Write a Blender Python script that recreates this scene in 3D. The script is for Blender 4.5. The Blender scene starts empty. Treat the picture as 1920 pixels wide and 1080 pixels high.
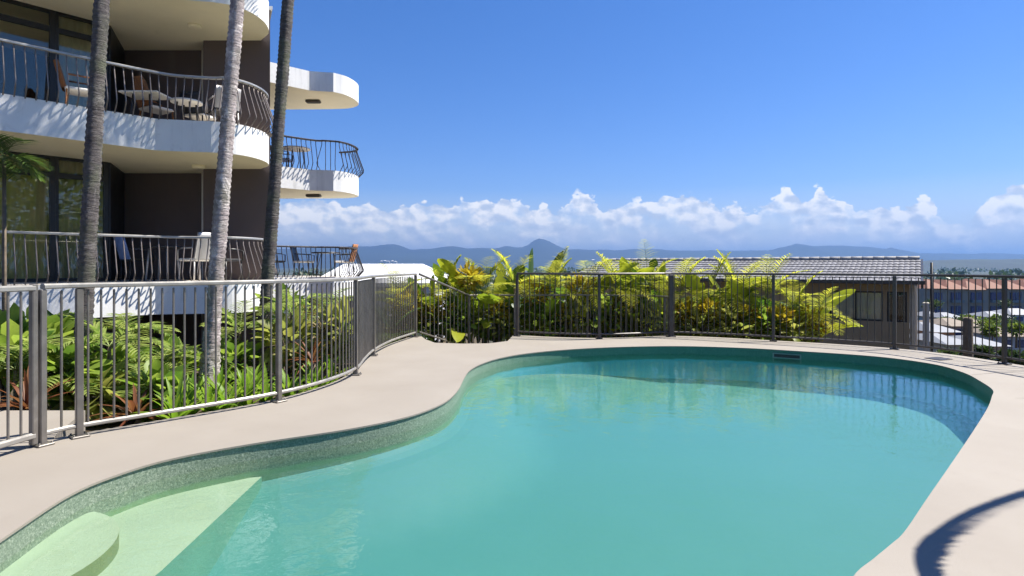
import bpy, math, random
from mathutils import Vector, Matrix, noise as mnoise
from mathutils.geometry import delaunay_2d_cdt
R = math.radians
random.seed(7)
scene = bpy.context.scene
COL = scene.collection
FPX, CX, HY, EYE = 1100.0, 960.0, 499.0, 1.353

def at(px, py, Y):
    return Vector(((px - CX) * Y / FPX, Y, EYE - (py - HY) * Y / FPX))
def gx(px, Y):
    return (px - CX) * Y / FPX

# ------------------------------------------------------------------ mesh building
class MB:
    def __init__(s):
        s.v = []; s.f = []; s.m = []; s.smooth = []
    def add(s, vs, fs, mi=0, smooth=False):
        n = len(s.v)
        s.v += [tuple(v) for v in vs]
        for f in fs:
            s.f.append(tuple(i + n for i in f)); s.m.append(mi); s.smooth.append(smooth)
    def box(s, c, d, rz=0, mi=0):
        hx, hy, hz = d[0] / 2, d[1] / 2, d[2] / 2
        M = Matrix.Rotation(rz, 3, 'Z')
        vs = [Vector(c) + M @ Vector((x * hx, y * hy, z * hz)) for z in (-1, 1) for y in (-1, 1) for x in (-1, 1)]
        s.add(vs, [(0, 2, 3, 1), (4, 5, 7, 6), (0, 1, 5, 4), (2, 6, 7, 3), (0, 4, 6, 2), (1, 3, 7, 5)], mi)
    def bbox(s, c, d, b=0.01, rz=0, mi=0):
        """box with chamfered vertical and horizontal edges"""
        hx, hy, hz = d[0] / 2, d[1] / 2, d[2] / 2
        b = min(b, hx * .9, hy * .9, hz * .9)
        M = Matrix.Rotation(rz, 3, 'Z')
        rings = []
        for z, o in ((-hz, b), (-hz + b, 0), (hz - b, 0), (hz, b)):
            x, y = hx - o, hy - o
            rings.append([(x - b, -y), (x, -y + b), (x, y - b), (x - b, y), (-x + b, y), (-x, y - b), (-x, -y + b), (-x + b, -y)])
            rings[-1] = [Vector(c) + M @ Vector((p[0], p[1], z)) for p in rings[-1]]
        vs = [p for r in rings for p in r]
        fs = []
        for k in range(3):
            for i in range(8):
                j = (i + 1) % 8
                fs.append((k * 8 + i, k * 8 + j, k * 8 + 8 + j, k * 8 + 8 + i))
        fs.append(tuple(reversed(range(8)))); fs.append(tuple(range(24, 32)))
        s.add(vs, fs, mi)
    def tube(s, pts, r, n=6, mi=0, cap=True, smooth=True):
        pts = [Vector(p) for p in pts]
        rs = r if isinstance(r, (list, tuple)) else [r] * len(pts)
        vs = []
        for i, p in enumerate(pts):
            t = (pts[min(i + 1, len(pts) - 1)] - pts[max(i - 1, 0)])
            if t.length < 1e-9: t = Vector((0, 0, 1))
            t.normalize()
            a = Vector((0, 1, 0)) if abs(t.z) > .6 else Vector((0, 0, 1))
            u = t.cross(a).normalized(); w = t.cross(u)
            for k in range(n):
                an = 2 * math.pi * k / n
                vs.append(p + (u * math.cos(an) + w * math.sin(an)) * rs[i])
        fs = []
        for i in range(len(pts) - 1):
            for k in range(n):
                j = (k + 1) % n
                fs.append((i * n + k, i * n + j, (i + 1) * n + j, (i + 1) * n + k))
        s.add(vs, fs, mi, smooth)
        if cap:
            b = len(s.v) - len(vs)
            s.f.append(tuple(b + k for k in reversed(range(n)))); s.m.append(mi); s.smooth.append(False)
            s.f.append(tuple(b + (len(pts) - 1) * n + k for k in range(n))); s.m.append(mi); s.smooth.append(False)
    def sweep(s, path, prof, mi=0, closed=False):
        """prof: list of (side, up) ; path 3D ; side is horizontal right of travel"""
        P = [Vector(p) for p in path]; n = len(prof); vs = []
        for i, p in enumerate(P):
            a = P[i - 1] if (i > 0 or closed) else P[i]
            b = P[(i + 1) % len(P)] if (i < len(P) - 1 or closed) else P[i]
            t1 = (p - a); t2 = (b - p)
            t1.z = 0; t2.z = 0
            if t1.length < 1e-9: t1 = t2.copy()
            if t2.length < 1e-9: t2 = t1.copy()
            t1.normalize(); t2.normalize()
            t = (t1 + t2).normalized()
            side = Vector((t.y, -t.x, 0)) / max(.5, t.dot(t1))
            for (sx, up) in prof:
                vs.append(p + side * sx + Vector((0, 0, up)))
        fs = []
        m = len(P) if closed else len(P) - 1
        for i in range(m):
            i2 = (i + 1) % len(P)
            for k in range(n):
                j = (k + 1) % n
                fs.append((i * n + k, i2 * n + k, i2 * n + j, i * n + j))
        if not closed:
            fs.append(tuple(range(n))); fs.append(tuple((len(P) - 1) * n + k for k in reversed(range(n))))
        s.add(vs, fs, mi)
    def prism(s, poly, z0, z1, mi=0, mtop=None, mbot=None, holes=()):
        poly = [Vector((p[0], p[1])) for p in poly]
        n = len(poly)
        tris, pts = fill(poly, holes)
        s.add([(p.x, p.y, z1) for p in pts], tris, mi if mtop is None else mtop)
        s.add([(p.x, p.y, z0) for p in pts], [tuple(reversed(t)) for t in tris], mi if mbot is None else mbot)
        ar = sum(poly[i].x * poly[(i + 1) % n].y - poly[(i + 1) % n].x * poly[i].y for i in range(n))
        vs = [(p.x, p.y, z) for p in poly for z in (z0, z1)]
        fs = []
        for i in range(n):
            j = (i + 1) % n
            q = (2 * i, 2 * j, 2 * j + 1, 2 * i + 1)
            fs.append(q if ar > 0 else tuple(reversed(q)))
        s.add(vs, fs, mi)
    def wall(s, path, z0, z1, th=.12, mi=0):
        s.sweep([(p[0], p[1], 0) for p in path], [(-th / 2, z0), (th / 2, z0), (th / 2, z1), (-th / 2, z1)], mi)
    def blade(s, base, d, L, W, droop=.6, seg=5, fold=.25, tipf=.0, mi=0, prof=None, twist=0, nar=.15):
        """leaf blade with midrib ; d unit start direction"""
        p = Vector(base); d = Vector(d).normalized()
        side = d.cross(Vector((0, 0, 1)))
        if side.length < .1: side = Vector((math.cos(twist * 7), math.sin(twist * 7), 0))
        side.normalize()
        if twist: side = Matrix.Rotation(twist, 3, d) @ side
        st = L / seg; vs = []
        for i in range(seg + 1):
            t = i / seg
            w = (prof(t) if prof else max(.02, math.sin(math.pi * min(1, (t * .93 + .07))) ** .7)) * W / 2
            up = side.cross(d).normalized()
            vs += [p - side * w + up * w * fold, p.copy(), p + side * w + up * w * fold]
            p = p + d * st
            d = (d + Vector((0, 0, -droop / seg))).normalized()
        fs = []
        for i in range(seg):
            a = i * 3
            fs += [(a, a + 1, a + 4, a + 3), (a + 1, a + 2, a + 5, a + 4)]
        s.add(vs, fs, mi, True)
        return p
    def build(s, name, mats, parent=None, loc=None, world=True):
        me = bpy.data.meshes.new(name)
        vs = s.v
        if parent is not None and world:
            o = parent_world(parent)
            vs = [(v[0] - o.x, v[1] - o.y, v[2] - o.z) for v in vs]
        elif loc is not None:
            vs = [(v[0] - loc[0], v[1] - loc[1], v[2] - loc[2]) for v in vs]
        me.from_pydata(vs, [], s.f)
        if not isinstance(mats, (list, tuple)): mats = [mats]
        for m in mats: me.materials.append(m)
        me.polygons.foreach_set('material_index', s.m)
        me.polygons.foreach_set('use_smooth', s.smooth)
        me.update()
        ob = bpy.data.objects.new(name, me)
        COL.objects.link(ob)
        if parent is not None: ob.parent = parent
        elif loc is not None: ob.location = loc
        return ob

def parent_world(o):
    v = Vector(o.location); 
    while o.parent is not None:
        o = o.parent; v = v + Vector(o.location)
    return v

def inside(p, poly):
    c = False; n = len(poly); j = n - 1
    for i in range(n):
        a, b = poly[i], poly[j]
        if (a[1] > p[1]) != (b[1] > p[1]) and p[0] < (b[0] - a[0]) * (p[1] - a[1]) / (b[1] - a[1]) + a[0]: c = not c
        j = i
    return c
def fill(poly, holes=(), extra=()):
    pts = [Vector((p[0], p[1])) for p in poly]; ed = [(i, (i + 1) % len(pts)) for i in range(len(pts))]
    for h in holes:
        b = len(pts); pts += [Vector((p[0], p[1])) for p in h]
        ed += [(b + i, b + (i + 1) % len(h)) for i in range(len(h))]
    pts += [Vector((p[0], p[1])) for p in extra]
    r = delaunay_2d_cdt(pts, ed, [], 0, 1e-5)
    V, F = r[0], r[2]; out = []
    for f in F:
        c = (V[f[0]] + V[f[1]] + V[f[2]]) / 3
        if inside(c, poly) and not any(inside(c, h) for h in holes):
            a = (V[f[1]] - V[f[0]]).cross(V[f[2]] - V[f[0]])
            out.append(tuple(f) if a > 0 else tuple(reversed(f)))
    return out, V
def crom(pts, n=6, closed=False):
    P = [Vector(p) for p in pts]; out = []; m = len(P)
    rng = range(m) if closed else range(m - 1)
    for i in rng:
        p0 = P[(i - 1) % m] if (closed or i > 0) else P[0] * 2 - P[1]
        p1 = P[i]; p2 = P[(i + 1) % m]
        p3 = P[(i + 2) % m] if (closed or i + 2 < m) else P[-1] * 2 - P[-2]
        for k in range(n):
            t = k / n
            out.append(.5 * ((2 * p1) + (p2 - p0) * t + (2 * p0 - 5 * p1 + 4 * p2 - p3) * t * t + (3 * p1 - p0 - 3 * p2 + p3) * t ** 3))
    if not closed: out.append(P[-1])
    return out
def resample(path, step, start=0.0):
    """points + tangents at even arc length"""
    P = [Vector(p) for p in path]; out = []; need = start; acc = 0
    for i in range(len(P) - 1):
        d = P[i + 1] - P[i]; L = math.hypot(d.x, d.y)
        if L < 1e-9: continue
        while need <= acc + L:
            t = (need - acc) / L
            out.append((P[i] + d * t, d.normalized())); need += step
        acc += L
    return out
def interp(x, xs, ys):
    if x <= xs[0]: return ys[0]
    for i in range(1, len(xs)):
        if x <= xs[i]:
            t = (x - xs[i - 1]) / (xs[i] - xs[i - 1]); return ys[i - 1] + (ys[i] - ys[i - 1]) * t
    return ys[-1]

def empty(name, loc):
    o = bpy.data.objects.new(name, None); o.empty_display_size = .3
    o.location = loc; COL.objects.link(o); return o
def tag(o, label=None, cat=None, group=None, kind=None):
    if label: o['label'] = label
    if cat: o['category'] = cat
    if group: o['group'] = group
    if kind: o['kind'] = kind
    return o
def copy_tree(o, parent=None):
    c = o.copy(); COL.objects.link(c)
    c.parent = parent
    for ch in list(o.children): copy_tree(ch, c)
    return c

# ------------------------------------------------------------------ materials
def newmat(name):
    m = bpy.data.materials.new(name); m.use_nodes = True
    nt = m.node_tree
    for n in list(nt.nodes): nt.nodes.remove(n)
    out = nt.nodes.new('ShaderNodeOutputMaterial')
    return m, nt, out
def N(nt, typ, **kw):
    n = nt.nodes.new(typ)
    for k, v in kw.items():
        if k in n.inputs: n.inputs[k].default_value = v
        else: setattr(n, k, v)
    return n
def ramp(nt, fac, stops):
    r = nt.nodes.new('ShaderNodeValToRGB')
    e = r.color_ramp.elements
    while len(e) > 1: e.remove(e[-1])
    e[0].position = stops[0][0]; e[0].color = (*stops[0][1], 1)
    for p, c in stops[1:]:
        q = e.new(p); q.color = (*c, 1)
    nt.links.new(fac, r.inputs[0]); return r.outputs[0]
def mixc(nt, fac, a, b, mode='MIX'):
    m = nt.nodes.new('ShaderNodeMix'); m.data_type = 'RGBA'; m.blend_type = mode
    for sock, val in ((0, fac), (6, a), (7, b)):
        if hasattr(val, 'is_output'): nt.links.new(val, m.inputs[sock])
        elif sock == 0: m.inputs[0].default_value = val
        else: m.inputs[sock].default_value = (*val, 1)
    return m.outputs[2]
def math_(nt, op, a, b=None, c=None, clamp=False):
    m = nt.nodes.new('ShaderNodeMath'); m.operation = op; m.use_clamp = clamp
    for i, val in enumerate((a, b, c)):
        if val is None: continue
        if hasattr(val, 'is_output'): nt.links.new(val, m.inputs[i])
        else: m.inputs[i].default_value = val
    return m.outputs[0]
def noisen(nt, vec, scale, detail=5, rough=.6, dist=0):
    n = N(nt, 'ShaderNodeTexNoise', Scale=scale, Detail=detail, Roughness=rough, Distortion=dist)
    if vec is not None: nt.links.new(vec, n.inputs['Vector'])
    return n.outputs['Fac']
def pos(nt):
    return nt.nodes.new('ShaderNodeNewGeometry').outputs['Position']
def objco(nt):
    return nt.nodes.new('ShaderNodeTexCoord').outputs['Object']
def scalevec(nt, v, s):
    m = N(nt, 'ShaderNodeMapping'); m.inputs['Scale'].default_value = s
    nt.links.new(v, m.inputs['Vector']); return m.outputs[0]

def mat(name, col, rough=.6, var=.12, scale=3., bump=.0, bscale=40., metal=0., stain=None, spec=.5, coat=0, streak=None):
    m, nt, out = newmat(name)
    b = N(nt, 'ShaderNodeBsdfPrincipled'); nt.links.new(b.outputs[0], out.inputs[0])
    P = pos(nt)
    f = noisen(nt, P, scale, 6, .6)
    lo = tuple(c * (1 - var) for c in col); hi = tuple(min(1, c * (1 + var)) for c in col)
    c = ramp(nt, f, [(.3, lo), (.7, hi)])
    if stain:
        f2 = noisen(nt, P, stain[1], 8, .7, .6)
        f2 = math_(nt, 'MULTIPLY', ramp(nt, f2, [(stain[2], (0, 0, 0)), (stain[2] + .15, (1, 1, 1))]), stain[3])
        c = mixc(nt, f2, c, stain[0])
    if streak:
        f3 = noisen(nt, scalevec(nt, P, (1, 1, .08)), streak[1], 5, .6)
        f3 = math_(nt, 'MULTIPLY', ramp(nt, f3, [(.55, (0, 0, 0)), (.75, (1, 1, 1))]), streak[2])
        c = mixc(nt, f3, c, streak[0])
    nt.links.new(c, b.inputs['Base Color'])
    rr = math_(nt, 'MULTIPLY_ADD', f, .25, rough - .12, clamp=True)
    nt.links.new(rr, b.inputs['Roughness'])
    b.inputs['Metallic'].default_value = metal
    b.inputs['Specular IOR Level'].default_value = spec
    if coat: b.inputs['Coat Weight'].default_value = coat
    if bump:
        bn = N(nt, 'ShaderNodeBump', Strength=bump, Distance=.01)
        nt.links.new(noisen(nt, P, bscale, 5, .6), bn.inputs['Height'])
        nt.links.new(bn.outputs[0], b.inputs['Normal'])
    return m

def leafmat(name, a, b_, trans=.45, rough=.45, tip=None):
    m, nt, out = newmat(name)
    g = nt.nodes.new('ShaderNodeNewGeometry')
    P = g.outputs['Position']
    f = math_(nt, 'ADD', math_(nt, 'MULTIPLY', g.outputs['Random Per Island'], .7), math_(nt, 'MULTIPLY', noisen(nt, P, 6, 4), .45))
    stops = [(.2, a), (.85, b_)]
    if tip: stops += [(1.0, tip)]
    c = ramp(nt, f, stops)
    c = mixc(nt, math_(nt, 'MULTIPLY', noisen(nt, P, 35, 3), .35), c, tuple(x * .45 for x in a))
    p = N(nt, 'ShaderNodeBsdfPrincipled', Roughness=rough)
    p.inputs['Specular IOR Level'].default_value = .35
    nt.links.new(c, p.inputs['Base Color'])
    t = N(nt, 'ShaderNodeBsdfTranslucent')
    c2 = mixc(nt, .5, c, (.9, 1, .25), 'MULTIPLY')
    nt.links.new(mixc(nt, .6, c2, c, 'SCREEN'), t.inputs[0])
    mx = N(nt, 'ShaderNodeMixShader'); mx.inputs[0].default_value = trans
    nt.links.new(p.outputs[0], mx.inputs[1]); nt.links.new(t.outputs[0], mx.inputs[2])
    nt.links.new(mx.outputs[0], out.inputs[0])
    return m

M = {}
M['white'] = mat('painted_render_white', (.82, .81, .78), .75, .05, 2., .25, 60, stain=((.42, .40, .35), 3.2, .55, .35), streak=((.36, .35, .32), 3.5, .5))
M['cream'] = mat('cream_soffit_paint', (.94, .86, .64), .8, .04, 1.5, .15, 50, stain=((.55, .48, .34), 1.5, .6, .25))
M['brownwall'] = mat('dark_brown_render', (.115, .088, .082), .8, .10, 1.2, .4, 90, streak=((.16, .13, .12), 3, .4))
M['blackframe'] = mat('black_window_frame', (.012, .011, .011), .4, .2, 4)
M['railtop'] = mat('grey_aluminium_rail', (.40, .39, .37), .38, .12, 5, metal=.5)
M['baluster'] = mat('beige_aluminium_bar', (.24, .20, .175), .4, .15, 7, metal=.3)
M['bluebal'] = mat('dark_bronze_rail', (.05, .045, .045), .4, .2, 7, metal=.2)
M['fence'] = mat('bronze_fence_metal', (.17, .155, .138), .36, .18, 9, metal=.45, stain=((.30, .28, .25), 14, .6, .4))
M['fencerail'] = mat('sun_lightened_fence_rail', (.30, .285, .26), .36, .15, 9, metal=.4, stain=((.42, .40, .37), 14, .6, .4))  # fence bronze lightened for the sun catching the rails
M['fencedark'] = mat('dark_and_backlit_bronze_metal', (.06, .052, .046), .42, .2, 9, metal=.2)  # fence bronze darkened for the backlit right fence; plain dark metal on small fittings
M['pipe'] = mat('white_downpipe_plastic', (.72, .71, .68), .4, .04)
M['curtain'] = mat('olive_curtain_fabric', (.78, .70, .38), .9, .12, 5)
M['curtainlight'] = mat('pale_curtain_fabric', (.52, .50, .40), .9, .1, 5)
M['dark'] = mat('unlit_room_darkness', (.02, .017, .015), .9, .1)  # near-black colour stands in for the shade of unlit rooms
M['floor'] = mat('balcony_tile', (.70, .64, .56), .7, .1)

def deckmat():
    m, nt, out = newmat('painted_concrete_deck')
    b = N(nt, 'ShaderNodeBsdfPrincipled'); nt.links.new(b.outputs[0], out.inputs[0])
    P = pos(nt)
    f = noisen(nt, P, 1.1, 6, .55)
    c = ramp(nt, f, [(.3, (.230, .202, .168)), (.7, (.262, .234, .198))])
    f2 = noisen(nt, P, 90, 4, .7)
    c = mixc(nt, math_(nt, 'MULTIPLY', f2, .10), c, (.24, .21, .17))
    st = ramp(nt, noisen(nt, P, 4.5, 9, .72, 1.2), [(.56, (0, 0, 0)), (.72, (1, 1, 1))])
    c = mixc(nt, math_(nt, 'MULTIPLY', st, .30), c, (.20, .17, .14))
    nt.links.new(c, b.inputs['Base Color'])
    b.inputs['Roughness'].default_value = .72
    bn = N(nt, 'ShaderNodeBump', Strength=.35, Distance=.004)
    nt.links.new(math_(nt, 'ADD', f2, noisen(nt, P, 240, 2)), bn.inputs['Height'])
    nt.links.new(bn.outputs[0], b.inputs['Normal'])
    return m
M['deck'] = deckmat()
M['joint'] = mat('deck_joint_sealant', (.16, .14, .12), .8, .15, 8)

def poolmat():
    """basin: pebble band at the water line, plaster below with reflections put into its colour (garden green at the left, sky blue at the far and right)"""
    m, nt, out = newmat('pool_interior')
    b = N(nt, 'ShaderNodeBsdfPrincipled', Roughness=.6); nt.links.new(b.outputs[0], out.inputs[0])
    P = pos(nt); sp = nt.nodes.new('ShaderNodeSeparateXYZ'); nt.links.new(P, sp.inputs[0])
    pebble = noisen(nt, P, 75, 6, .75, .8)
    bandl = ramp(nt, pebble, [(.32, (.06, .095, .06)), (.5, (.15, .20, .145)), (.68, (.36, .40, .32))])
    bandr = ramp(nt, pebble, [(.32, (.025, .11, .07)), (.5, (.06, .20, .135)), (.68, (.12, .30, .22))])
    band = mixc(nt, math_(nt, 'MULTIPLY_ADD', sp.outputs[0], .45, .55, clamp=True), bandl, bandr)
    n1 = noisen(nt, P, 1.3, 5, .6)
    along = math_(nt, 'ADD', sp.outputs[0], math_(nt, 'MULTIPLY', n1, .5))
    k = ramp(nt, math_(nt, 'MULTIPLY_ADD', along, .16, .42), [(.05, (.16, .24, .10)), (.36, (.12, .24, .13)), (.47, (.10, .52, .72)), (.9, (.14, .62, .95))])  # garden and sky reflections painted into the wall colour by position
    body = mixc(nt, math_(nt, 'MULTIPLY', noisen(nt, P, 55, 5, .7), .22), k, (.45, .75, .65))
    zf = math_(nt, 'ADD', sp.outputs[2], math_(nt, 'MULTIPLY', noisen(nt, P, 3, 4), .05))
    f = ramp(nt, math_(nt, 'MULTIPLY_ADD', zf, 1.5, 1.0), [(.685, (0, 0, 0)), (.72, (1, 1, 1))])
    c = mixc(nt, f, body, band)
    nt.links.new(c, b.inputs['Base Color'])
    bn = N(nt, 'ShaderNodeBump', Strength=.5, Distance=.01)
    nt.links.new(pebble, bn.inputs['Height']); nt.links.new(bn.outputs[0], b.inputs['Normal'])
    return m
def poolfloor():
    m, nt, out = newmat('pool_floor_plaster')
    b = N(nt, 'ShaderNodeBsdfPrincipled', Roughness=.7); nt.links.new(b.outputs[0], out.inputs[0])
    P = pos(nt)
    f = noisen(nt, P, .55, 4, .6)
    c = ramp(nt, f, [(.3, (.024, .132, .104)), (.7, (.032, .146, .128))])
    c = mixc(nt, math_(nt, 'MULTIPLY', noisen(nt, P, 26, 6, .75), .18), c, (.13, .29, .26))
    c = mixc(nt, math_(nt, 'MULTIPLY', ramp(nt, noisen(nt, P, 9, 6, .7, 2), [(.5, (0, 0, 0)), (.7, (1, 1, 1))]), .2), c, (.02, .13, .12))
    nt.links.new(c, b.inputs['Base Color'])
    return m
def waterm():
    m, nt, out = newmat('pool_water')
    P = pos(nt)
    bn = N(nt, 'ShaderNodeBump', Strength=.22, Distance=.03)
    h = math_(nt, 'ADD', noisen(nt, scalevec(nt, P, (1, 1, 1)), 3.2, 3, .5, .4), math_(nt, 'ADD', math_(nt, 'MULTIPLY', noisen(nt, P, 14, 3, .55, .3), .22), math_(nt, 'MULTIPLY', noisen(nt, P, 45, 2, .5), .05)))
    nt.links.new(h, bn.inputs['Height'])
    fr = N(nt, 'ShaderNodeFresnel', IOR=1.33)
    nt.links.new(bn.outputs[0], fr.inputs['Normal'])
    g = N(nt, 'ShaderNodeBsdfGlossy', Roughness=.015); g.inputs[0].default_value = (1, 1, 1, 1)
    nt.links.new(bn.outputs[0], g.inputs['Normal'])
    t = N(nt, 'ShaderNodeBsdfTransparent'); t.inputs[0].default_value = (.93, .99, .98, 1)
    mx = N(nt, 'ShaderNodeMixShader')
    nt.links.new(fr.outputs[0], mx.inputs[0]); nt.links.new(t.outputs[0], mx.inputs[1]); nt.links.new(g.outputs[0], mx.inputs[2])
    nt.links.new(mx.outputs[0], out.inputs[0])
    pv = N(nt, 'ShaderNodeVolumePrincipled'); pv.inputs['Color'].default_value = (.13, .55, .58, 1); pv.inputs['Density'].default_value = .15
    nt.links.new(pv.outputs[0], out.inputs['Volume'])
    return m
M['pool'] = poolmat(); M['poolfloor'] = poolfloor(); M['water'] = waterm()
M['poolstep'] = mat('pale_step_plaster', (.25, .31, .21), .7, .07, 2.5, .2, 60, stain=((.24, .28, .15), 2.2, .55, .4))
def glassm(name, tint=(.75, .78, .72), r=.0):
    m, nt, out = newmat(name)
    g = N(nt, 'ShaderNodeBsdfGlossy', Roughness=.01)
    t = N(nt, 'ShaderNodeBsdfTransparent'); t.inputs[0].default_value = (*tint, 1)
    fr = N(nt, 'ShaderNodeFresnel', IOR=1.5)
    mx = N(nt, 'ShaderNodeMixShader')
    nt.links.new(math_(nt, 'MULTIPLY_ADD', fr.outputs[0], 1.0, r, clamp=True), mx.inputs[0])
    nt.links.new(t.outputs[0], mx.inputs[1]); nt.links.new(g.outputs[0], mx.inputs[2])
    nt.links.new(mx.outputs[0], out.inputs[0]); return m
M['glass'] = glassm('tinted_window_glass', (.90, .90, .78), .04)
M['clearglass'] = glassm('clear_window_glass', (.95, .95, .92), .0)

def trunkm(name='ringed_palm_bark', k=1.0):
    m, nt, out = newmat(name)
    b = N(nt, 'ShaderNodeBsdfPrincipled', Roughness=.85); nt.links.new(b.outputs[0], out.inputs[0])
    P = pos(nt)
    f = noisen(nt, P, 9, 7, .7, .5)
    c = ramp(nt, f, [(.3, (.06 * k, .048 * k, .048 * k)), (.55, (.17 * k, .145 * k, .14 * k)), (.75, (.36 * k, .33 * k, .30 * k))])
    c = mixc(nt, math_(nt, 'MULTIPLY', ramp(nt, noisen(nt, P, 2.2, 5, .6), [(.45, (0, 0, 0)), (.65, (1, 1, 1))]), .5), c, (.10, .12, .06))
    c = mixc(nt, math_(nt, 'MULTIPLY', ramp(nt, noisen(nt, scalevec(nt, P, (1, 1, .6)), 5, 6, .7, .8), [(.56, (0, 0, 0)), (.62, (1, 1, 1))]), .6), c, (.34 * k, .31 * k, .29 * k))
    nt.links.new(c, b.inputs['Base Color'])
    bn = N(nt, 'ShaderNodeBump', Strength=.9, Distance=.03)
    nt.links.new(noisen(nt, scalevec(nt, P, (.35, .35, 2.2)), 16, 5, .7), bn.inputs['Height']); nt.links.new(bn.outputs[0], b.inputs['Normal'])
    return m
M['trunk'] = trunkm('dark_ringed_palm_bark', .52); M['trunkpale'] = trunkm('pale_ringed_palm_bark', 2.4)
M['bark'] = mat('brown_bark', (.13, .10, .07), .9, .4, 12, .7, 30)
M['stem'] = mat('green_stem', (.16, .20, .06), .6, .3, 10)
L = {}
L['banana'] = leafmat('banana_leaf', (.06, .13, .015), (.38, .41, .03), .52)
L['bananadark'] = leafmat('dark_banana_leaf', (0.0208, 0.0592, 0.0208), (0.0536, 0.1184, 0.0416), .3)
L['croton'] = leafmat('yellow_croton_leaf', (0.3256, 0.2368, 0.0176), (0.4736, 0.3672, 0.0296), .4, tip=(0.4, 0.16, 0.016))
L['green'] = leafmat('fresh_green_leaf', (.07, .15, .02), (.32, .42, .07), .5)
L['lime'] = leafmat('lime_strap_leaf', (0.1184, 0.2488, 0.0176), (0.2488, 0.3672, 0.0416), .5)
L['olive'] = leafmat('olive_shrub_leaf', (.13, .17, .035), (.44, .43, .11), .5)
L['palm'] = leafmat('palm_frond_leaf', (0.0416, 0.0888, 0.0176), (0.1304, 0.2016, 0.0472), .4)
L['fern'] = leafmat('fern_leaf', (.10, .18, .03), (.40, .46, .14), .5)
L['gold'] = leafmat('golden_frond_leaf', (.15, .20, .025), (.56, .53, .06), .6)
L['red'] = leafmat('red_cordyline_leaf', (0.1304, 0.0296, 0.0176), (0.284, 0.1304, 0.0592), .4)
L['tan'] = leafmat('dry_tan_leaf', (0.2072, 0.1424, 0.0712), (0.3672, 0.284, 0.1656), .4)
L['tree'] = leafmat('far_tree_leaf', (0.0264, 0.0504, 0.0144), (0.0768, 0.1128, 0.0352), .3)
L['treelight'] = leafmat('far_light_tree_leaf', (0.0712, 0.1184, 0.0176), (0.1776, 0.2248, 0.0352), .35)

def groundm():
    m, nt, out = newmat('ground_soil_and_grass')
    b = N(nt, 'ShaderNodeBsdfPrincipled', Roughness=.95); nt.links.new(b.outputs[0], out.inputs[0])
    P = pos(nt)
    near = ramp(nt, noisen(nt, P, 2.5, 8, .7), [(.35, (.035, .024, .014)), (.55, (.08, .055, .03)), (.7, (.07, .085, .025))])
    far = ramp(nt, noisen(nt, P, .0035, 9, .62), [(.38, (.012, .022, .012)), (.5, (.028, .040, .020)), (.6, (.065, .07, .045)), (.68, (.02, .03, .014))])
    cam = math_(nt, 'SUBTRACT', 0, 0)
    ln = nt.nodes.new('ShaderNodeVectorMath'); ln.operation = 'LENGTH'; nt.links.new(P, ln.inputs[0])
    f = math_(nt, 'MULTIPLY_ADD', ln.outputs['Value'], 1 / 60, -.5, clamp=True)
    nt.links.new(mixc(nt, f, near, far), b.inputs['Base Color'])
    bn = N(nt, 'ShaderNodeBump', Strength=.8, Distance=.05)
    nt.links.new(noisen(nt, P, 14, 7, .7), bn.inputs['Height']); nt.links.new(bn.outputs[0], b.inputs['Normal'])
    return m
M['ground'] = groundm()
M['hill'] = mat('forested_hill', (0.0112, 0.0192, 0.0128), .95, .5, .0012)
M['foothill'] = mat('forested_foothill', (0.028, 0.036, 0.0208), .95, .55, .004)
M['gravel'] = mat('mulch', (.14, .08, .05), .95, .5, 20, .8, 30)

# ------------------------------------------------------------------ pool and deck outlines
POOL = [(-2.56, 3.07), (-2.62, 3.49), (-2.57, 3.79), (-2.40, 4.12), (-1.99, 4.47), (-1.41, 4.84), (-1.05, 5.15), (-.83, 5.45),
        (-.66, 5.88), (-.59, 6.44), (-.58, 7.05), (-.55, 7.62), (-.42, 8.15), (-.16, 8.68), (.28, 9.15), (.98, 9.56), (1.91, 9.84), (2.89, 9.92), (3.86, 9.70),
        (4.55, 9.36), (5.22, 8.98), (5.62, 8.60), (5.83, 8.05), (5.74, 7.45), (5.50, 6.88), (5.26, 6.42), (4.99, 6.10), (4.53, 5.59), (3.80, 4.83), (2.99, 4.0), (2.43, 3.43), (2.01, 3.0), (1.85, 2.86), (1.68, 2.72),
        (1.47, 2.54), (1.1, 2.1), (.5, 1.75), (-.3, 1.6), (-1.2, 1.62), (-1.95, 1.85), (-2.35, 2.3), (-2.48, 2.7)]
POOLC = [(p.x, p.y) for p in crom([(x, y, 0) for x, y in POOL], 5, True)]
FENCE_A = [(-3.545, 4.43), (-3.43, 4.65), (-2.95, 5.15), (-2.33, 5.86), (-2.03, 6.6), (-1.94, 7.29), (-2.02, 8.0), (-2.09, 8.86), (-2.05, 10.0), (-1.84, 11.2)]
FENCE_B = [(.10, 11.35), (.85, 11.05), (1.62, 10.9), (2.4, 11.05), (3.05, 11.25), (3.9, 11.0), (4.70, 10.55), (5.5, 10.1), (6.22, 9.54), (6.62, 8.9), (6.80, 8.1), (6.98, 7.2), (7.12, 6.3), (7.25, 4.6), (7.3, 2.6), (7.3, 0.4), (7.3, -2)]
def offset(path, o):
    out = []
    for i, p in enumerate(path):
        a = Vector(path[max(i - 1, 0)]); b = Vector(path[min(i + 1, len(path) - 1)])
        t = (b - a).normalized(); out.append((p[0] - t.y * o, p[1] + t.x * o))
    return out
cA = [(p.x, p.y) for p in crom([(x, y, 0) for x, y in FENCE_A], 5)]
cB = [(p.x, p.y) for p in crom([(x, y, 0) for x, y in FENCE_B], 5)]
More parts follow.
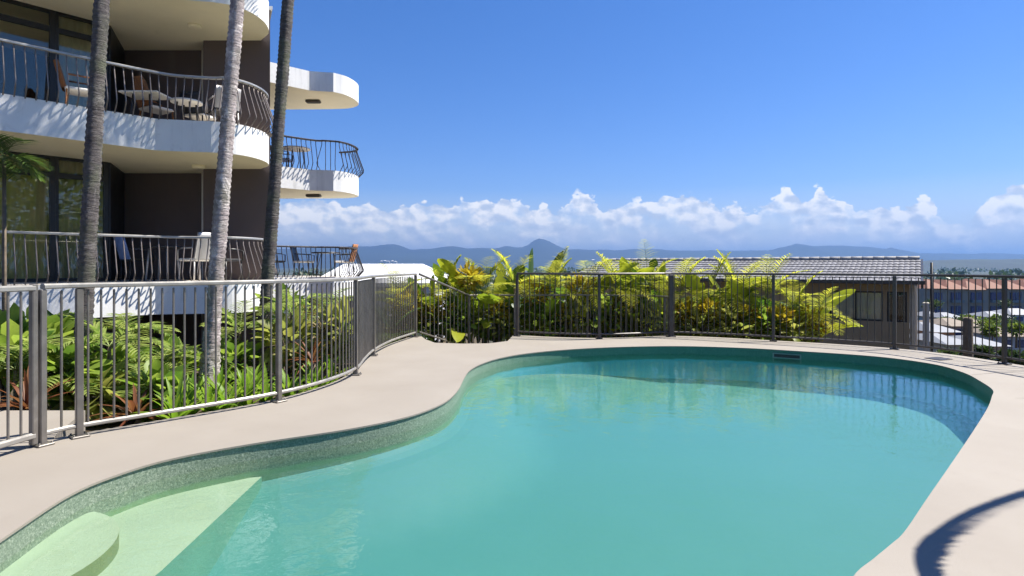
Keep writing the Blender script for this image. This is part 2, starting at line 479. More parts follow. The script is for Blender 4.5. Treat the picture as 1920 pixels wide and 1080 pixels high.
DECK = [(-7.5, -4), (-7.5, 5.5), (-4.0, 5.5), (-3.68, 4.75)] + offset(cA[3:], .11) + [(-1.74, 11.3), (-1.6, 10.85), (-1.36, 10.36), (-.9, 10.25), (-.4, 10.28), (-.08, 10.6), (0.02, 11.45)] + offset(cB, .14)[1:] + [(7.45, -4)]
tr, V = fill(DECK, [POOLC])
mb = MB()
mb.add([(p.x, p.y, 0) for p in V], tr)
def skirt(mb, poly, z0, z1, mi=0):
    n = len(poly); vs = [(p[0], p[1], z) for p in poly for z in (z0, z1)]
    mb.add(vs, [(2 * i, 2 * ((i + 1) % n), 2 * ((i + 1) % n) + 1, 2 * i + 1) for i in range(n)], mi)
skirt(mb, DECK, -2.2, 0)
skirt(mb, POOLC, -.014, 0)
# underside of the coping nosing
PIN = []   # basin wall sits 30 mm behind the coping nose
n = len(POOLC)
for i in range(n):
    a = Vector(POOLC[i - 1]); b = Vector(POOLC[(i + 1) % n]); t = (b - a).normalized()
    PIN.append((POOLC[i][0] - t.y * .012, POOLC[i][1] + t.x * .012))
ca = Vector((2, 6)); 
if (Vector(PIN[0]) - ca).length < (Vector(POOLC[0]) - ca).length:
    PIN = [(2 * POOLC[i][0] - PIN[i][0], 2 * POOLC[i][1] - PIN[i][1]) for i in range(n)]
mb.add([(p[0], p[1], -.014) for p in POOLC] + [(p[0], p[1], -.014) for p in PIN], [(i, (i + 1) % n, n + (i + 1) % n, n + i) for i in range(n)])
deck = mb.build('pool_deck', M['deck']); tag(deck, kind='structure')

ZW, ZF = -.132, -.62
mb = MB()
def zwall(x, y):
    return interp(x + .25 * max(0, 3 - y), [-1.9, -.9, .6, 2.4], [-.36, -.31, -.42, -.60])
rings = []; cin = Vector((1.6, 5.8))
def inset(poly, o):
    out_ = []
    for i in range(len(poly)):
        a = Vector(poly[i - 3]); b = Vector(poly[(i + 3) % len(poly)]); t = (b - a).normalized(); nn_ = Vector((-t.y, t.x))
        out_.append(nn_)
    sgn = 1 if sum(poly[i][0] * poly[(i + 1) % len(poly)][1] - poly[(i + 1) % len(poly)][0] * poly[i][1] for i in range(len(poly))) > 0 else -1
    return [(poly[i][0] + out_[i].x * o * sgn, poly[i][1] + out_[i].y * o * sgn) for i in range(len(poly))]
OFFS = [0, .04, .10, .2, .34, .5]
base = [zwall(*p) for p in PIN]
prev = None; m_ = len(PIN)
R0 = [(p[0], p[1], -.012) for p in PIN]; R1 = [(p[0], p[1], base[i] + .05) for i, p in enumerate(PIN)]
allr = [R0, R1]
for k, o_ in enumerate(OFFS[1:4]):
    q = inset(PIN, o_); u = o_
    allr.append([(q[i][0], q[i][1], base[i] + .05 * (1 - min(1, u / .10)) ** 2 + (ZF - base[i]) * (max(0, u - .04) / .8) ** 1.3) for i in range(m_)])
for k in range(len(allr) - 1):
    vs = allr[k] + allr[k + 1]
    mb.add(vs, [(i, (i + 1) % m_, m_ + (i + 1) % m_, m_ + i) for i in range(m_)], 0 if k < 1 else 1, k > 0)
q3 = inset(PIN, .2)
pts_in = [(-2.6 + .22 * i, 1.6 + .22 * j) for i in range(40) for j in range(40)]
def dist_edge(p): return min(math.hypot(p[0] - a[0], p[1] - a[1]) for a in PIN)
pts_in = [p for p in pts_in if inside(p, q3) and dist_edge(p) > .32]
tr, V = fill(q3, [], pts_in)
def floorz(p):
    j = min(range(m_), key=lambda i: (PIN[i][0] - p.x) ** 2 + (PIN[i][1] - p.y) ** 2); d = math.hypot(PIN[j][0] - p.x, PIN[j][1] - p.y)
    d = min(d, .84)
    z = base[j] + (ZF - base[j]) * (max(0, d - .04) / .8) ** 1.3
    return z
mb.add([(p.x, p.y, allr[-1][i][2] if i < m_ else floorz(p)) for i, p in enumerate(V)], tr, 1, True)
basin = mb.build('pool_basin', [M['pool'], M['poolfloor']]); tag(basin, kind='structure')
PW = []
for i in range(n):
    PW.append((PIN[i][0] + (PIN[i][0] - POOLC[i][0]) * .5, PIN[i][1] + (PIN[i][1] - POOLC[i][1]) * .5))
tr, V = fill(PW)
mb = MB(); mb.prism(PW, -.9, ZW)
water = mb.build('water', M['water']); tag(water, kind='structure')
# steps in the shallow end
def clip_in(poly, test):  # polygon sampled, clamp to basin
    return poly
step_out = [p for p in PIN if p[0] < -1.93 and p[1] > 1.4]
# bench polygon follows the wall on the left and a straight edge on the right
ang = lambda p: math.atan2(p[1] - 3.0, p[0] + 1.9)
left = sorted([p for p in PIN if p[0] < -1.93], key=lambda p: -math.atan2(p[1] - 3.0, (p[0] + 1.93)) % (2 * math.pi))
left = sorted([p for p in PIN if p[0] < -1.93], key=lambda p: p[1])
bench = left + [(-1.92, 4.50), (-1.86, 3.11), (-1.90, 1.90)]
M['stepside'] = mat('green_step_riser_plaster', (.10, .24, .17), .7, .1, 2.5, .2, 60)
mb = MB(); mb.prism(bench, ZF - .02, -.262, 1, 0, 1)
o = mb.build('pool_bench_step', [M['poolstep'], M['stepside']]); tag(o, kind='structure')
disc = []
for k in range(60):
    a = 2 * math.pi * k / 60
    disc.append((-2.80 + .64 * math.cos(a), 3.02 + .66 * math.sin(a)))
disc = [p for p in disc if inside(p, PIN)]
seg = [p for p in left if ((p[0] + 2.80) / .64) ** 2 + ((p[1] - 3.02) / .66) ** 2 < 1]
import itertools
c0 = Vector((-2.42, 3.05))
allp = disc + seg
allp = sorted(allp, key=lambda p: math.atan2(p[1] - c0.y, p[0] - c0.x))
M['stepside2'] = mat('shade_darkened_step_riser', (.15, .20, .09), .7, .1, 2.5, .2, 60)  # step plaster darkened on the riser to carry its shade
mb = MB(); mb.prism(allp, -.27, -.172, 1, 0, 1)
o = mb.build('pool_round_step', [M['poolstep'], M['stepside2']]); tag(o, kind='structure')

# deck joints (thin sealed control joints)
mb = MB()
def strip(mb, a, b, w, z):
    a = Vector(a); b = Vector(b); t = (b - a).normalized(); s_ = Vector((t.y, -t.x)) * w / 2
    mb.add([(a.x - s_.x, a.y - s_.y, z), (a.x + s_.x, a.y + s_.y, z), (b.x + s_.x, b.y + s_.y, z), (b.x - s_.x, b.y - s_.y, z)], [(0, 1, 2, 3)])
strip(mb, (5.72, 7.3), (6.72, 7.62), .008, .004)
strip(mb, (5.15, 6.0), (7.1, 6.1), .006, .004)
o = mb.build('deck_joints', M['joint']); tag(o, kind='structure')

# ------------------------------------------------------------------ terrain
def terr(x, y):
    r = math.hypot(x - 1.5, y - 5)
    slope = interp(r, [4, 6.5, 9, 14, 35, 110, 300, 600, 700], [-.5, -.75, -1.9, -3.2, -5.2, -10, -20, -22, -22])
    if r < 60:
        k = interp(x, [-3.2, -1.2], [0, 1])
        gard = interp(y, [5, 9, 13], [-.32, -.45, -.8])
        if y < -2: gard = -.4
        kk = interp(r, [22, 50], [0, 1])
        k = max(k if y > 4 else max(k, 0) * interp(y, [-3, 4], [.3, 1]), kk)
        z = gard * (1 - k) + slope * k
    else: z = slope
    if r < 200: z += .06 * mnoise.noise(Vector((x * .8, y * .8, 0)))
    return z
DIN = offset(DECK, -.06)
cx0 = Vector((1, 5))
DIN = [((p[0] - cx0.x) * .995 + cx0.x, (p[1] - cx0.y) * .995 + cx0.y) for p in DECK]
extra = []
rr = 5.0
while rr < 14000:
    nseg = 72 if rr < 300 else 96
    for k in range(nseg):
        a = 2 * math.pi * (k + .5 * (int(rr) % 2)) / nseg
        p = (1.5 + rr * math.sin(a), 5 + rr * math.cos(a))
        if not inside(p, DECK): extra.append(p)
    rr *= 1.16 if rr > 30 else 1.09
out = [(1.5 + 15000 * math.sin(2 * math.pi * k / 48), 5 + 15000 * math.cos(2 * math.pi * k / 48)) for k in range(48)]
tr, V = fill(out, [DIN], extra)
mb = MB(); mb.add([(p.x, p.y, terr(p.x, p.y)) for p in V], tr, 0, True)
o = mb.build('ground', M['ground']); tag(o, kind='structure')

# far hills
HP = [(-1200, 470), (-300, 466), (300, 470), (500, 468), (600, 464), (670, 461), (700, 462), (735, 457), (750, 460), (770, 467), (800, 467.5), (820, 465), (850, 463), (880, 466), (930, 465), (950, 461), (965, 464), (985, 461),
      (998, 452), (1010, 447), (1025, 451), (1045, 461), (1061, 467), (1100, 469), (1156, 468.5), (1200, 468), (1240, 468), (1300, 470.5), (1340, 469.5), (1400, 470), (1444, 469.5), (1462, 463), (1480, 461), (1492, 457.5), (1510, 460), (1526, 462.5),
      (1575, 461.5), (1610, 462), (1635, 463), (1661, 465.5), (1670, 463), (1690, 468), (1717, 474), (1755, 475.5), (1837, 475), (1920, 477), (2100, 474), (2600, 468), (3200, 472)]
def ridge(name, HP, Y0, front, back, amp, material, n=420, base=-26):
    mb = MB(); xs = [a for a, b in HP]; ys = [b for a, b in HP]; rows = 12
    for i in range(n + 1):
        px = xs[0] + (xs[-1] - xs[0]) * i / n
        zr = EYE + (HY - interp(px, xs, ys)) * Y0 / FPX + amp * mnoise.noise(Vector((px * .03, 1.3, Y0))) * .3
        for j in range(rows + 1):
            t = j / rows * 2 - 1
            Y = Y0 + (t * front if t < 0 else t * back)
            X = (px - CX) * Y0 / FPX * (1 + .0)
            sh = max(0, 1 - abs(t)) ** .9
            z = base + (zr - base) * sh + (amp * mnoise.fractal(Vector((X * .0016, Y * .0016, 0)), 1, 2, 4) * (abs(t) ** .5) * sh)
            mb.v.append((X, Y, z))
    for i in range(n):
        for j in range(rows):
            a = i * (rows + 1) + j
            mb.f.append((a, a + rows + 1, a + rows + 2, a + 1)); mb.m.append(0); mb.smooth.append(True)
    o = mb.build(name, material); tag(o, kind='structure'); return o
ridge('hills', HP, 9000, 1800, 1500, 70, M['hill'])
FP = [(px, 487.5 - 2.2 * mnoise.noise(Vector((px * .008, 0, 5))) - 1.0 * mnoise.noise(Vector((px * .05, 0, 9))) + (1.5 if px > 1700 else 0)) for px in range(-1200, 3200, 12)]
ridge('foothills', FP, 7000, 800, 700, 22, M['hill'], 600)

FP2 = [(px, interp(px, [1500, 1690, 1800, 1920, 3200], [497, 490, 486.5, 485.5, 484]) - 1.2 * mnoise.noise(Vector((px * .02, 4, 5)))) for px in range(1500, 3200, 12)]
ridge('rise', FP2, 2900, 500, 500, 8, M['foothill'], 300)

# ------------------------------------------------------------------ fences
def make_bar(name, h, material, w=.016):
    mb = MB(); mb.bbox((0, 0, h / 2), (w, w, h), .004)
    return mb.build(name, material, world=False)
RAILP = lambda w, h: [(-w / 2, -h / 2 + .008), (-w / 2 + .008, -h / 2), (w / 2 - .008, -h / 2), (w / 2, -h / 2 + .008), (w / 2, h / 2 - .012), (w / 2 - .014, h / 2), (-w / 2 + .014, h / 2), (-w / 2, h / 2 - .012)]
def fence(root, path3, posts, H=1.2, step=.108, mats=('fence', 'fence'), rw=.05, rh=.04, low=.09, pw=.05, bw=.016):
    """path3: 3D base line"""
    oz = parent_world(root)
    mb = MB(); mb.sweep([(p[0], p[1], p[2] + H) for p in path3], RAILP(rw, rh)); mb.build('top_rail', M[mats[1]], root)
    mb = MB(); mb.sweep([(p[0], p[1], p[2] + low) for p in path3], RAILP(.035, .035)); mb.build('bottom_rail', M[mats[1]], root)
    src = None
    for p, t in resample(path3, step, step * .5):
        if any((Vector((q[0], q[1])) - Vector((p.x, p.y))).length < .055 for q in posts): continue
        if src is None: src = make_bar('baluster', H - low - .05, M[mats[0]], bw); b = src
        else: b = src.copy(); COL.objects.link(b)
        b.parent = root; b.location = Vector((p.x, p.y, p.z + low + .015)) - oz
        b.rotation_euler = (0, 0, math.atan2(t.y, t.x))
    for q in posts:
        z = q[2] if len(q) > 2 else 0
        k = min(range(len(path3)), key=lambda i: (path3[i][0] - q[0]) ** 2 + (path3[i][1] - q[1]) ** 2)
        a = Vector(path3[max(0, k - 1)]); b = Vector(path3[min(len(path3) - 1, k + 1)])
        rz = math.atan2(b.y - a.y, b.x - a.x)
        w = q[3] if len(q) > 3 else pw
        mb = MB(); mb.bbox((q[0], q[1], z + (H - .022) / 2), (w, w, H - .022), .006, rz)
        ps = mb.build('post', M[mats[0]], root)
        mb = MB(); mb.bbox((q[0], q[1], z + .008), (w + .07, w + .07, .016), .004, rz)
        for sx in (-1, 1):
            for sy in (-1, 1):
                c, s_ = math.cos(rz), math.sin(rz); dx, dy = sx * (w / 2 + .02), sy * (w / 2 + .02)
                mb.tube([(q[0] + dx * c - dy * s_, q[1] + dx * s_ + dy * c, z + .014), (q[0] + dx * c - dy * s_, q[1] + dx * s_ + dy * c, z + .028)], .007, 6)
        f = mb.build('foot_plate', M[mats[0]], None, loc=(0, 0, 0)); 
        f.parent = ps; f.location = Vector((0, 0, 0)) - parent_world(ps)

fa = empty('pool_fence', (-2.3, 6.5, 0))
tag(fa, 'long taupe metal pool fence curving between the concrete deck and the palm garden', 'fence', 'metal pool fences')
pa = [(p[0], p[1], 0) for p in cA]
fence(fa, pa, [(-3.545, 4.43, 0, .044), (-3.43, 4.65), (-2.33, 5.86), (-1.94, 7.29), (-2.09, 8.86), (-1.84, 11.2)], mats=('fence', 'fencerail'), rw=.062, step=.088)
fb = empty('pool_fence', (4, 10.5, 0))
tag(fb, 'backlit, darkened metal pool fence round the far and right edge of the deck', 'fence', 'metal pool fences')
kb = min(range(len(cB)), key=lambda i: (cB[i][0] - 7.12) ** 2 + (cB[i][1] - 6.3) ** 2)
fence(fb, [(p[0], p[1], 0) for p in cB[:kb + 1]], [(.10, 11.35), (1.62, 10.9), (3.05, 11.25, 0, .09), (4.70, 10.55), (6.22, 9.54), (6.80, 8.1), (7.12, 6.3)], H=1.21, step=.103, mats=('fencedark', 'fencedark'), bw=.014)
fc_ = empty('pool_fence', (7.25, 2, 0))
tag(fc_, 'darkened metal pool fence along the near right side of the deck, outside the photo', 'fence', 'metal pool fences')
fence(fc_, [(p[0], p[1] - .06 * (i == 0), 0) for i, p in enumerate(cB[kb:])], [(7.25, 4.6), (7.3, 2.6), (7.3, .4), (7.3, -1.9)], H=1.21, step=.103, mats=('fencedark', 'fencedark'), bw=.014)
fl = empty('stair_fence', (0, 12.2, -.47))
tag(fl, 'lower metal fence sloping down beside the steps in front of the banana plants', 'fence', 'metal pool fences')
pl = [(-1.78, 11.27, 0), (-1.45, 11.65, -.17), (-.9, 12.3, -.46)] + [(p.x, p.y, -.46) for p in crom([(-.7, 12.38, 0), (.06, 12.45, 0), (1.6, 12.45, 0), (2.75, 12.2, 0), (3.12, 11.7, 0), (3.12, 11.38, 0)], 4)]
fence(fl, pl, [(-.9, 12.3, -.46), (.06, 12.45, -.46), (1.6, 12.45, -.46), (3.1, 11.9, -.46)], H=1.2, mats=('fence', 'fence'))
# steps going down behind the deck and the lower landing
mb = MB()
for k in range(3):
    mb.box((-.8, 10.75 + k * .34, -.17 * (k + 1) - .6), (2.0, .34, 1.2 - .003 * k))
mb.box((.9, 12.15, -.96), (4.6, 1.1, 1.0))
o = mb.build('path', M['deck']); tag(o, kind='structure')

# gate at the left
gt = empty('pool_gate', (-3.6, 4.4, 0))
tag(gt, 'grey metal pool gate at the left end of the fence, beside the double post', 'gate')
g0 = Vector((-3.572, 4.378, 0)); g1 = Vector((-3.78, 3.30, 0))
gd = (g1 - g0).normalized(); grz = math.atan2(gd.y, gd.x)
mb = MB(); mb.sweep([g0 + Vector((0, 0, 1.19)), g1 + Vector((0, 0, 1.19))], RAILP(.055, .045)); mb.build('top_rail', M['fencerail'], gt)
mb = MB(); mb.sweep([g0 + Vector((0, 0, .09)), g1 + Vector((0, 0, .09))], RAILP(.05, .045)); mb.build('bottom_rail', M['fencerail'], gt)
for q, w in ((g0, .044), (g1, .044)):
    mb = MB(); mb.bbox((q.x, q.y, .62), (w, w, 1.2), .006, grz); mb.build('gate_stile', M['fence'], gt)
src = None
for k in range(1, 12):
    p = g0 + (g1 - g0) * k / 12
    if src is None: src = make_bar('baluster', 1.06, M['fence']); b = src
    else: b = src.copy(); COL.objects.link(b)
    b.parent = gt; b.location = Vector((p.x, p.y, .105)) - Vector(gt.location); b.rotation_euler = (0, 0, grz)
mb = MB(); mb.bbox((-3.61, 4.42, 1.0), (.04, .04, .18), .012, grz); mb.build('latch', M['fencedark'], gt)

# skimmer box in the far pool wall
sk = empty('pool_skimmer', (4.44, 9.36, -.1))
tag(sk, 'dark rectangular skimmer opening with a grey frame set in the far pool wall', 'pool skimmer')
ia = min(range(n), key=lambda i: (PIN[i][0] - gx(1468, 9.45)) ** 2 + (PIN[i][1] - 9.45) ** 2)
sp_ = Vector(PIN[ia]); tt = (Vector(PIN[(ia + 1) % n]) - Vector(PIN[ia - 1])).normalized(); nn = Vector((-tt.y, tt.x))
if (sp_ + nn * .5 - ca).length > (sp_ - ca).length: nn = -nn
rzs = math.atan2(tt.y, tt.x)
M['skimframe'] = mat('faded_green_plastic', (.20, .28, .24), .5, .1)
mb = MB()
for dz, hh, dx, ww in ((-.062, .014, 0, .42), (-.128, .014, 0, .42), (-.095, .052, -.2, .02), (-.095, .052, .2, .02)):
    c = sp_ + nn * .008 + tt * dx; mb.box((c.x, c.y, dz), (ww, .02, hh), rzs)
mb.build('frame', M['skimframe'], sk)
c = sp_ + nn * .003; mb = MB(); mb.box((c.x, c.y, -.095), (.37, .012, .05), rzs); mb.build('opening_shade', M['blackframe'], sk)  # black panel stands in for the shade inside the skimmer mouth
# skimmer lid in the deck
mb = MB(); mb.prism([(6.05, 8.62), (6.32, 8.72), (6.40, 8.50), (6.13, 8.40)], .004, .008)
lid = mb.build('drain_grate', M['fencedark'], None, loc=(6.2, 8.55, 0)); tag(lid, 'small dark rectangular grate flush in the deck beside the right fence', 'drain cover')

# ------------------------------------------------------------------ apartment building
bld = empty('apartment_building', (-7.5, 13.0, -.6))
tag(bld, 'apartment block with curved white balconies, cream soffits and dark brown walls', 'building')
ZFL = {1: 1.05, 2: 4.05}; SL = .58
FM = [(-12.8, 4.0), (-10.5, 6.45), (-7.97, 9.15), (-7.16, 10.02), (-6.52, 10.72)]
BUL = [(p.x, p.y) for p in crom([(-5.60, 10.92, 0), (-5.28, 11.06, 0), (-5.06, 11.38, 0), (-4.99, 11.85, 0), (-5.12, 12.35, 0), (-5.42, 12.72, 0)], 5)]
CONC = [(p.x, p.y) for p in crom([(-6.52, 10.72, 0), (-6.22, 10.80, 0), (-5.92, 10.86, 0), (-5.60, 10.92, 0)], 4)][1:-1]
FRONT = FM + CONC + BUL
SLAB = FRONT + [(-5.6, 12.95), (-7.35, 16.3), (-9.0, 16.6), (-16, 16.6), (-17, 4.0)]
FW = [(-8.6, 13.6), (-7.2, 14.95), (-5.66, 16.38)]
BULW = [(p.x, p.y) for p in crom([(-5.03, 16.52, 0), (-4.76, 16.84, 0), (-4.62, 17.4, 0), (-4.70, 17.9, 0), (-5.1, 18.25, 0), (-5.8, 18.35, 0)], 5)]
CONW = [(p.x, p.y) for p in crom([(-5.66, 16.38, 0), (-5.35, 16.46, 0), (-5.03, 16.52, 0)], 3)][1:-1]
FRONTW = FW + CONW + BULW
SLABW = FRONTW + [(-8, 18.4), (-12, 18.4), (-12, 16.9), (-8.9, 16.9)]
def slab(poly, ztop, zbot, name, parent):
    mb = MB(); mb.prism(poly, zbot, ztop, 0, 2 if name == 'balcony' else 0, 1)
    return mb.build(name, [M['white'], M['cream'], M['floor']], parent)
def mkbaluster(material):
    mb = MB()
    pr = [(-.04, .83), (-.035, .72), (.155, .19), (.15, .15), (.0, -.02)]
    mb.tube([(a, 0, z) for a, z in pr], .0105, 6)
    return mb.build('baluster', material, world=False)
def railing(parent, path, z, mbal, mrail, step=.135, H=.84):
    rl = [(p[0], p[1], z + H) for p in offset(path, .04)]
    mb = MB(); mb.sweep(rl, RAILP(.075, .045)); r = mb.build('railing', mrail, parent)
    pw = parent_world(r); src = None
    cnt = 0
    for p, t in resample([(a, b, z) for a, b in path], step, .05):
        cnt += 1
        if cnt > 98: break
        if src is None: src = mkbaluster(mbal); b = src
        else: b = src.copy(); COL.objects.link(b)
        b.parent = r; b.location = p - pw
        nx, ny = t.y, -t.x
        b.rotation_euler = (0, 0, math.atan2(ny, nx))
    return r
P1 = FRONT[:-1]
P1s = [(p.x, p.y) for p in crom([(x, y, 0) for x, y in ([(-12.6, 4.2), (-10.5, 6.45), (-7.97, 9.15), (-7.16, 10.02), (-6.55, 10.62)] + [(-6.2, 10.86), (-5.62, 11.0)] + BUL[3:-1:4])], 4)]
for lv in (1, 2):
    z = ZFL[lv]
    b = slab(SLAB, z, z - SL, 'balcony', bld)
    railing(b, P1s, z, M['baluster'], M['railtop'])
    b = slab(SLABW, z, z - SL, 'balcony', bld)
    pwp = [(p.x, p.y) for p in crom([(x, y, 0) for x, y in (FW + [(-5.3, 16.50), (-5.0, 16.60)] + BULW[2::4])], 4)]
    railing(b, pwp, z, M['bluebal'], M['bluebal'])
slab(SLAB, 6.84, 6.27, 'roof', bld); slab(SLABW, 6.80, 6.26, 'roof', bld)
# walls
def part_wall(path, z0, z1, m, th=.12, name='wall', par=bld):
    mb = MB(); mb.wall(path, z0, z1, th); return mb.build(name, m, par)
LV = [(-1.2, .47), (1.05, 3.47), (4.05, 6.27)]
mb = MB(); mb.prism([(-6.72, 12.78), (-5.27, 12.78), (-7.02, 16.25), (-8.6, 16.25)], -1.2, 6.93); mb.build('wall', M['brownwall'], bld)
mb = MB(); mb.prism([(-6.76, 12.74), (-5.20, 12.74), (-6.98, 16.32), (-8.7, 16.32)], 6.93, 7.0); mb.build('parapet_cap', M['white'], bld)
for z0, z1 in LV:
    part_wall([(-9.1, 13.42), (-6.74, 13.42)], z0 + .002, z1 - .002, M['brownwall'])
    part_wall([(-12, 16.95), (-7.9, 16.95)], z0 + .002, z1 - .002, M['brownwall'])
WP0 = Vector((-8.25, 11.97)); wd = Vector((-.66, -.75)).normalized()
wn = Vector((.75, -.66)).normalized()
for li, (z0, z1) in enumerate(LV):
    # return wall between the glazing and the recess wall
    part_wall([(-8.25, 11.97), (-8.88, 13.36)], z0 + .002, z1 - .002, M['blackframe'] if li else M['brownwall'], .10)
    if li == 0:
        part_wall([(WP0 + wd * 9)[:], (WP0 + wd * .06)[:]], z0, z1 - .002, M['brownwall'], .1); continue
    tr_ = z1 - .36
    s0 = 0.0
    widths = [.86, .98, .98, .98, .98, .98, .98, .98]
    for wi, w in enumerate(widths):
        a = WP0 + wd * s0; b = WP0 + wd * (s0 + w)
        rz = math.atan2(wd.y, wd.x)
        mb = MB()
        def bar(s1, s2, za, zb, d=.08):
            c = WP0 + wd * ((s1 + s2) / 2); mb.box((c.x, c.y, (za + zb) / 2), (s2 - s1, d, zb - za), rz)
        fw = .075 if wi != 1 else .09
        bar(s0 + .001, s0 + fw, z0 + .003, z1 - .003)
        bar(s0 + w - .05, s0 + w - .001, z0 + .003, z1 - .003)
        bar(s0 + fw + .001, s0 + w - .051, z1 - .06, z1 - .003, .076)
        bar(s0 + fw + .001, s0 + w - .051, tr_ - .05, tr_ + .05, .076)
        bar(s0 + fw + .001, s0 + w - .051, z0 + .003, z0 + .07, .076)
        wf = mb.build('window', M['blackframe'], bld)
        mb = MB()
        for za, zb in ((z0 + .07, tr_ - .05), (tr_ + .05, z1 - .06)):
            c = WP0 + wd * (s0 + w / 2); mb.box((c.x, c.y, (za + zb) / 2), (w - .1, .012, zb - za), rz)
        mb.build('pane', M['glass'], wf)
        # curtain
        if (li == 1) or wi in (0,) or wi > 3:
            mb = MB(); vs = []; nc = 36
            for i in range(nc + 1):
                s_ = s0 + .02 + (w - .04) * i / nc
                q = WP0 + wd * s_ - wn * (.18 + .03 * math.sin(i * 1.15 + .4 * math.sin(i * .37 + wi)))
                vs += [(q.x, q.y, z0 + .02), (q.x, q.y, z1 - .02)]
            mb.add(vs, [(2 * i, 2 * i + 2, 2 * i + 3, 2 * i + 1) for i in range(nc)], 0, True)
            mb.build('curtain', M['curtain'] if wi != 0 else M['curtainlight'], wf)
        s0 += w
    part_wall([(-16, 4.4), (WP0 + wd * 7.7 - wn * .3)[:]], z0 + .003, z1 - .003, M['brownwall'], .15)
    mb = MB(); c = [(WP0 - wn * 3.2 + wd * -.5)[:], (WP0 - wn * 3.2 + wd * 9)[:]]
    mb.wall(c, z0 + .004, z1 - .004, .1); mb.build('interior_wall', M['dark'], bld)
# downpipe, soffit lights
mb = MB(); mb.tube([(-6.98, 13.28, -1.0), (-6.98, 13.28, 6.26)], .045, 10); mb.build('downpipe', M['pipe'], bld)
for (x, y, z) in ((-6.47, 11.97, 6.27), (-6.6, 12.35, 3.47)):
    mb = MB(); mb.tube([(x, y, z - .055), (x, y, z - .05), (x, y, z)], [.07, .12, .13], 20); mb.build('ceiling_light', M['cream'], bld)
for (x, y, z) in ((-5.88, 17.35, 6.26), (-5.85, 17.3, 3.47)):
    mb = MB(); mb.bbox((x, y, z - .04), (.42, .2, .08), .02); mb.build('ceiling_light', M['fencedark'], bld)

# ------------------------------------------------------------------ balcony furniture
M['wicker'] = mat('orange_brown_wicker', (.30, .12, .04), .7, .3, 30, .6, 120)
M['blackmetal'] = mat('black_outdoor_metal', (.02, .02, .022), .4, .2)
M['cushion'] = mat('white_cushion_fabric', (.75, .73, .68), .9, .05, 12)
M['tabletop'] = mat('cream_table_top', (.78, .74, .64), .4, .05)
M['greymetal'] = mat('pale_metal_frame', (.45, .43, .41), .45, .1, metal=.3)
M['blueplastic'] = mat('pale_blue_fabric', (.18, .26, .48), .8, .2, 8)
def chair(x, y, z, rz, frame, seat, back, label, hi=.92, group='chairs on the balconies', w=.5, round_back=False):
    t = empty('balcony_chair', (x, y, z)); t.rotation_euler = (0, 0, rz); tag(t, label, 'chair', group)
    def bp(name, mb, m): return mb.build(name, m, t, world=False)
    for sx in (-1, 1):
        for sy in (-1, 1):
            mb = MB(); mb.tube([(sx * w * .46, sy * .22, 0), (sx * w * .42, sy * .20, .42)], .016, 6); bp('leg', mb, frame)
        mb = MB(); mb.tube([(sx * w * .5, -.22, .42), (sx * w * .5, -.22, .62), (sx * w * .5, -.1, .65), (sx * w * .5, .2, .66)], .016, 6); bp('armrest', mb, frame)
    mb = MB(); mb.bbox((0, 0, .43), (w * .94, .46, .06), .02); bp('seat', mb, seat)
    mb = MB()
    n_ = 8; vs = []
    for k in range(2):
        for j in range(7):
            for i in range(n_ + 1):
                u = i / n_ * 2 - 1; v = j / 6
                hw = w * .46 * (1 if not round_back else math.sqrt(max(.05, 1 - max(0, (v - .45) / .62) ** 2)))
                vs.append((u * hw, .20 + v * .12 + .05 * (1 - u * u) + k * .03, .44 + v * (hi - .44)))
    R_ = n_ + 1; fs = []
    for k in range(2):
        for j in range(6):
            for i in range(n_):
                a = k * 7 * R_ + j * R_ + i; q = (a, a + 1, a + 1 + R_, a + R_)
                fs.append(q if k == 0 else tuple(reversed(q)))
    off = 7 * R_
    for j in range(6):
        for i in (0, n_):
            a = j * R_ + i; fs.append((a, a + R_, a + R_ + off, a + off))
    for i in range(n_):
        a = 6 * R_ + i; fs.append((a, a + 1, a + 1 + off, a + off))
    mb.add(vs, fs, 0, True); bp('backrest', mb, back)
    return t
def table(x, y, z, r, top, leg, label, h=.72, sq=False):
    t = empty('balcony_table', (x, y, z)); tag(t, label, 'table', 'tables on the balconies')
    mb = MB()
    if sq: mb.bbox((0, 0, h), (r * 2, r * 1.5, .035), .01)
    else: mb.tube([(0, 0, h - .018), (0, 0, h + .018)], r, 32)
    mb.build('table_top', top, t, world=False)
    for a in range(4):
        an = a * math.pi / 2 + .8
        mb = MB(); mb.tube([(math.cos(an) * r * .75, math.sin(an) * r * .75, 0), (math.cos(an) * r * .6, math.sin(an) * r * .6, h - .02)], .018, 6)
        mb.build('leg', leg, t, world=False)
    return t
z2 = 4.05; z1_ = 1.05
chair(-7.75, 10.55, z2, 2.2, M['wicker'], M['cushion'], M['wicker'], 'orange wicker chair beside the left palm trunk on the upper balcony', round_back=True)
chair(-7.12, 11.75, z2, 2.6, M['wicker'], M['cushion'], M['wicker'], 'tall orange wicker chair behind the white table on the upper balcony', 1.0, round_back=True)
table(-6.95, 11.15, z2, .36, M['tabletop'], M['blackmetal'], 'cream square table in front of the orange wicker chair on the upper balcony', .55, True)
table(-6.35, 11.45, z2, .28, M['cushion'], M['blackmetal'], 'small white round table next to the grey metal chair on the upper balcony', .5)
chair(-5.85, 11.9, z2, -2.4, M['greymetal'], M['blackmetal'], M['greymetal'], 'grey metal chair behind the middle palm trunk on the upper balcony', .85)
chair(-6.55, 12.3, z2, 3.0, M['blackmetal'], M['cushion'], M['blackmetal'], 'black chair with white seat against the brown wall on the upper balcony', .86)
chair(-7.6, 11.9, z1_, 2.5, M['blackmetal'], M['blackmetal'], M['blueplastic'], 'dark chair with grey blue cloth over its back on the lower balcony', .9)
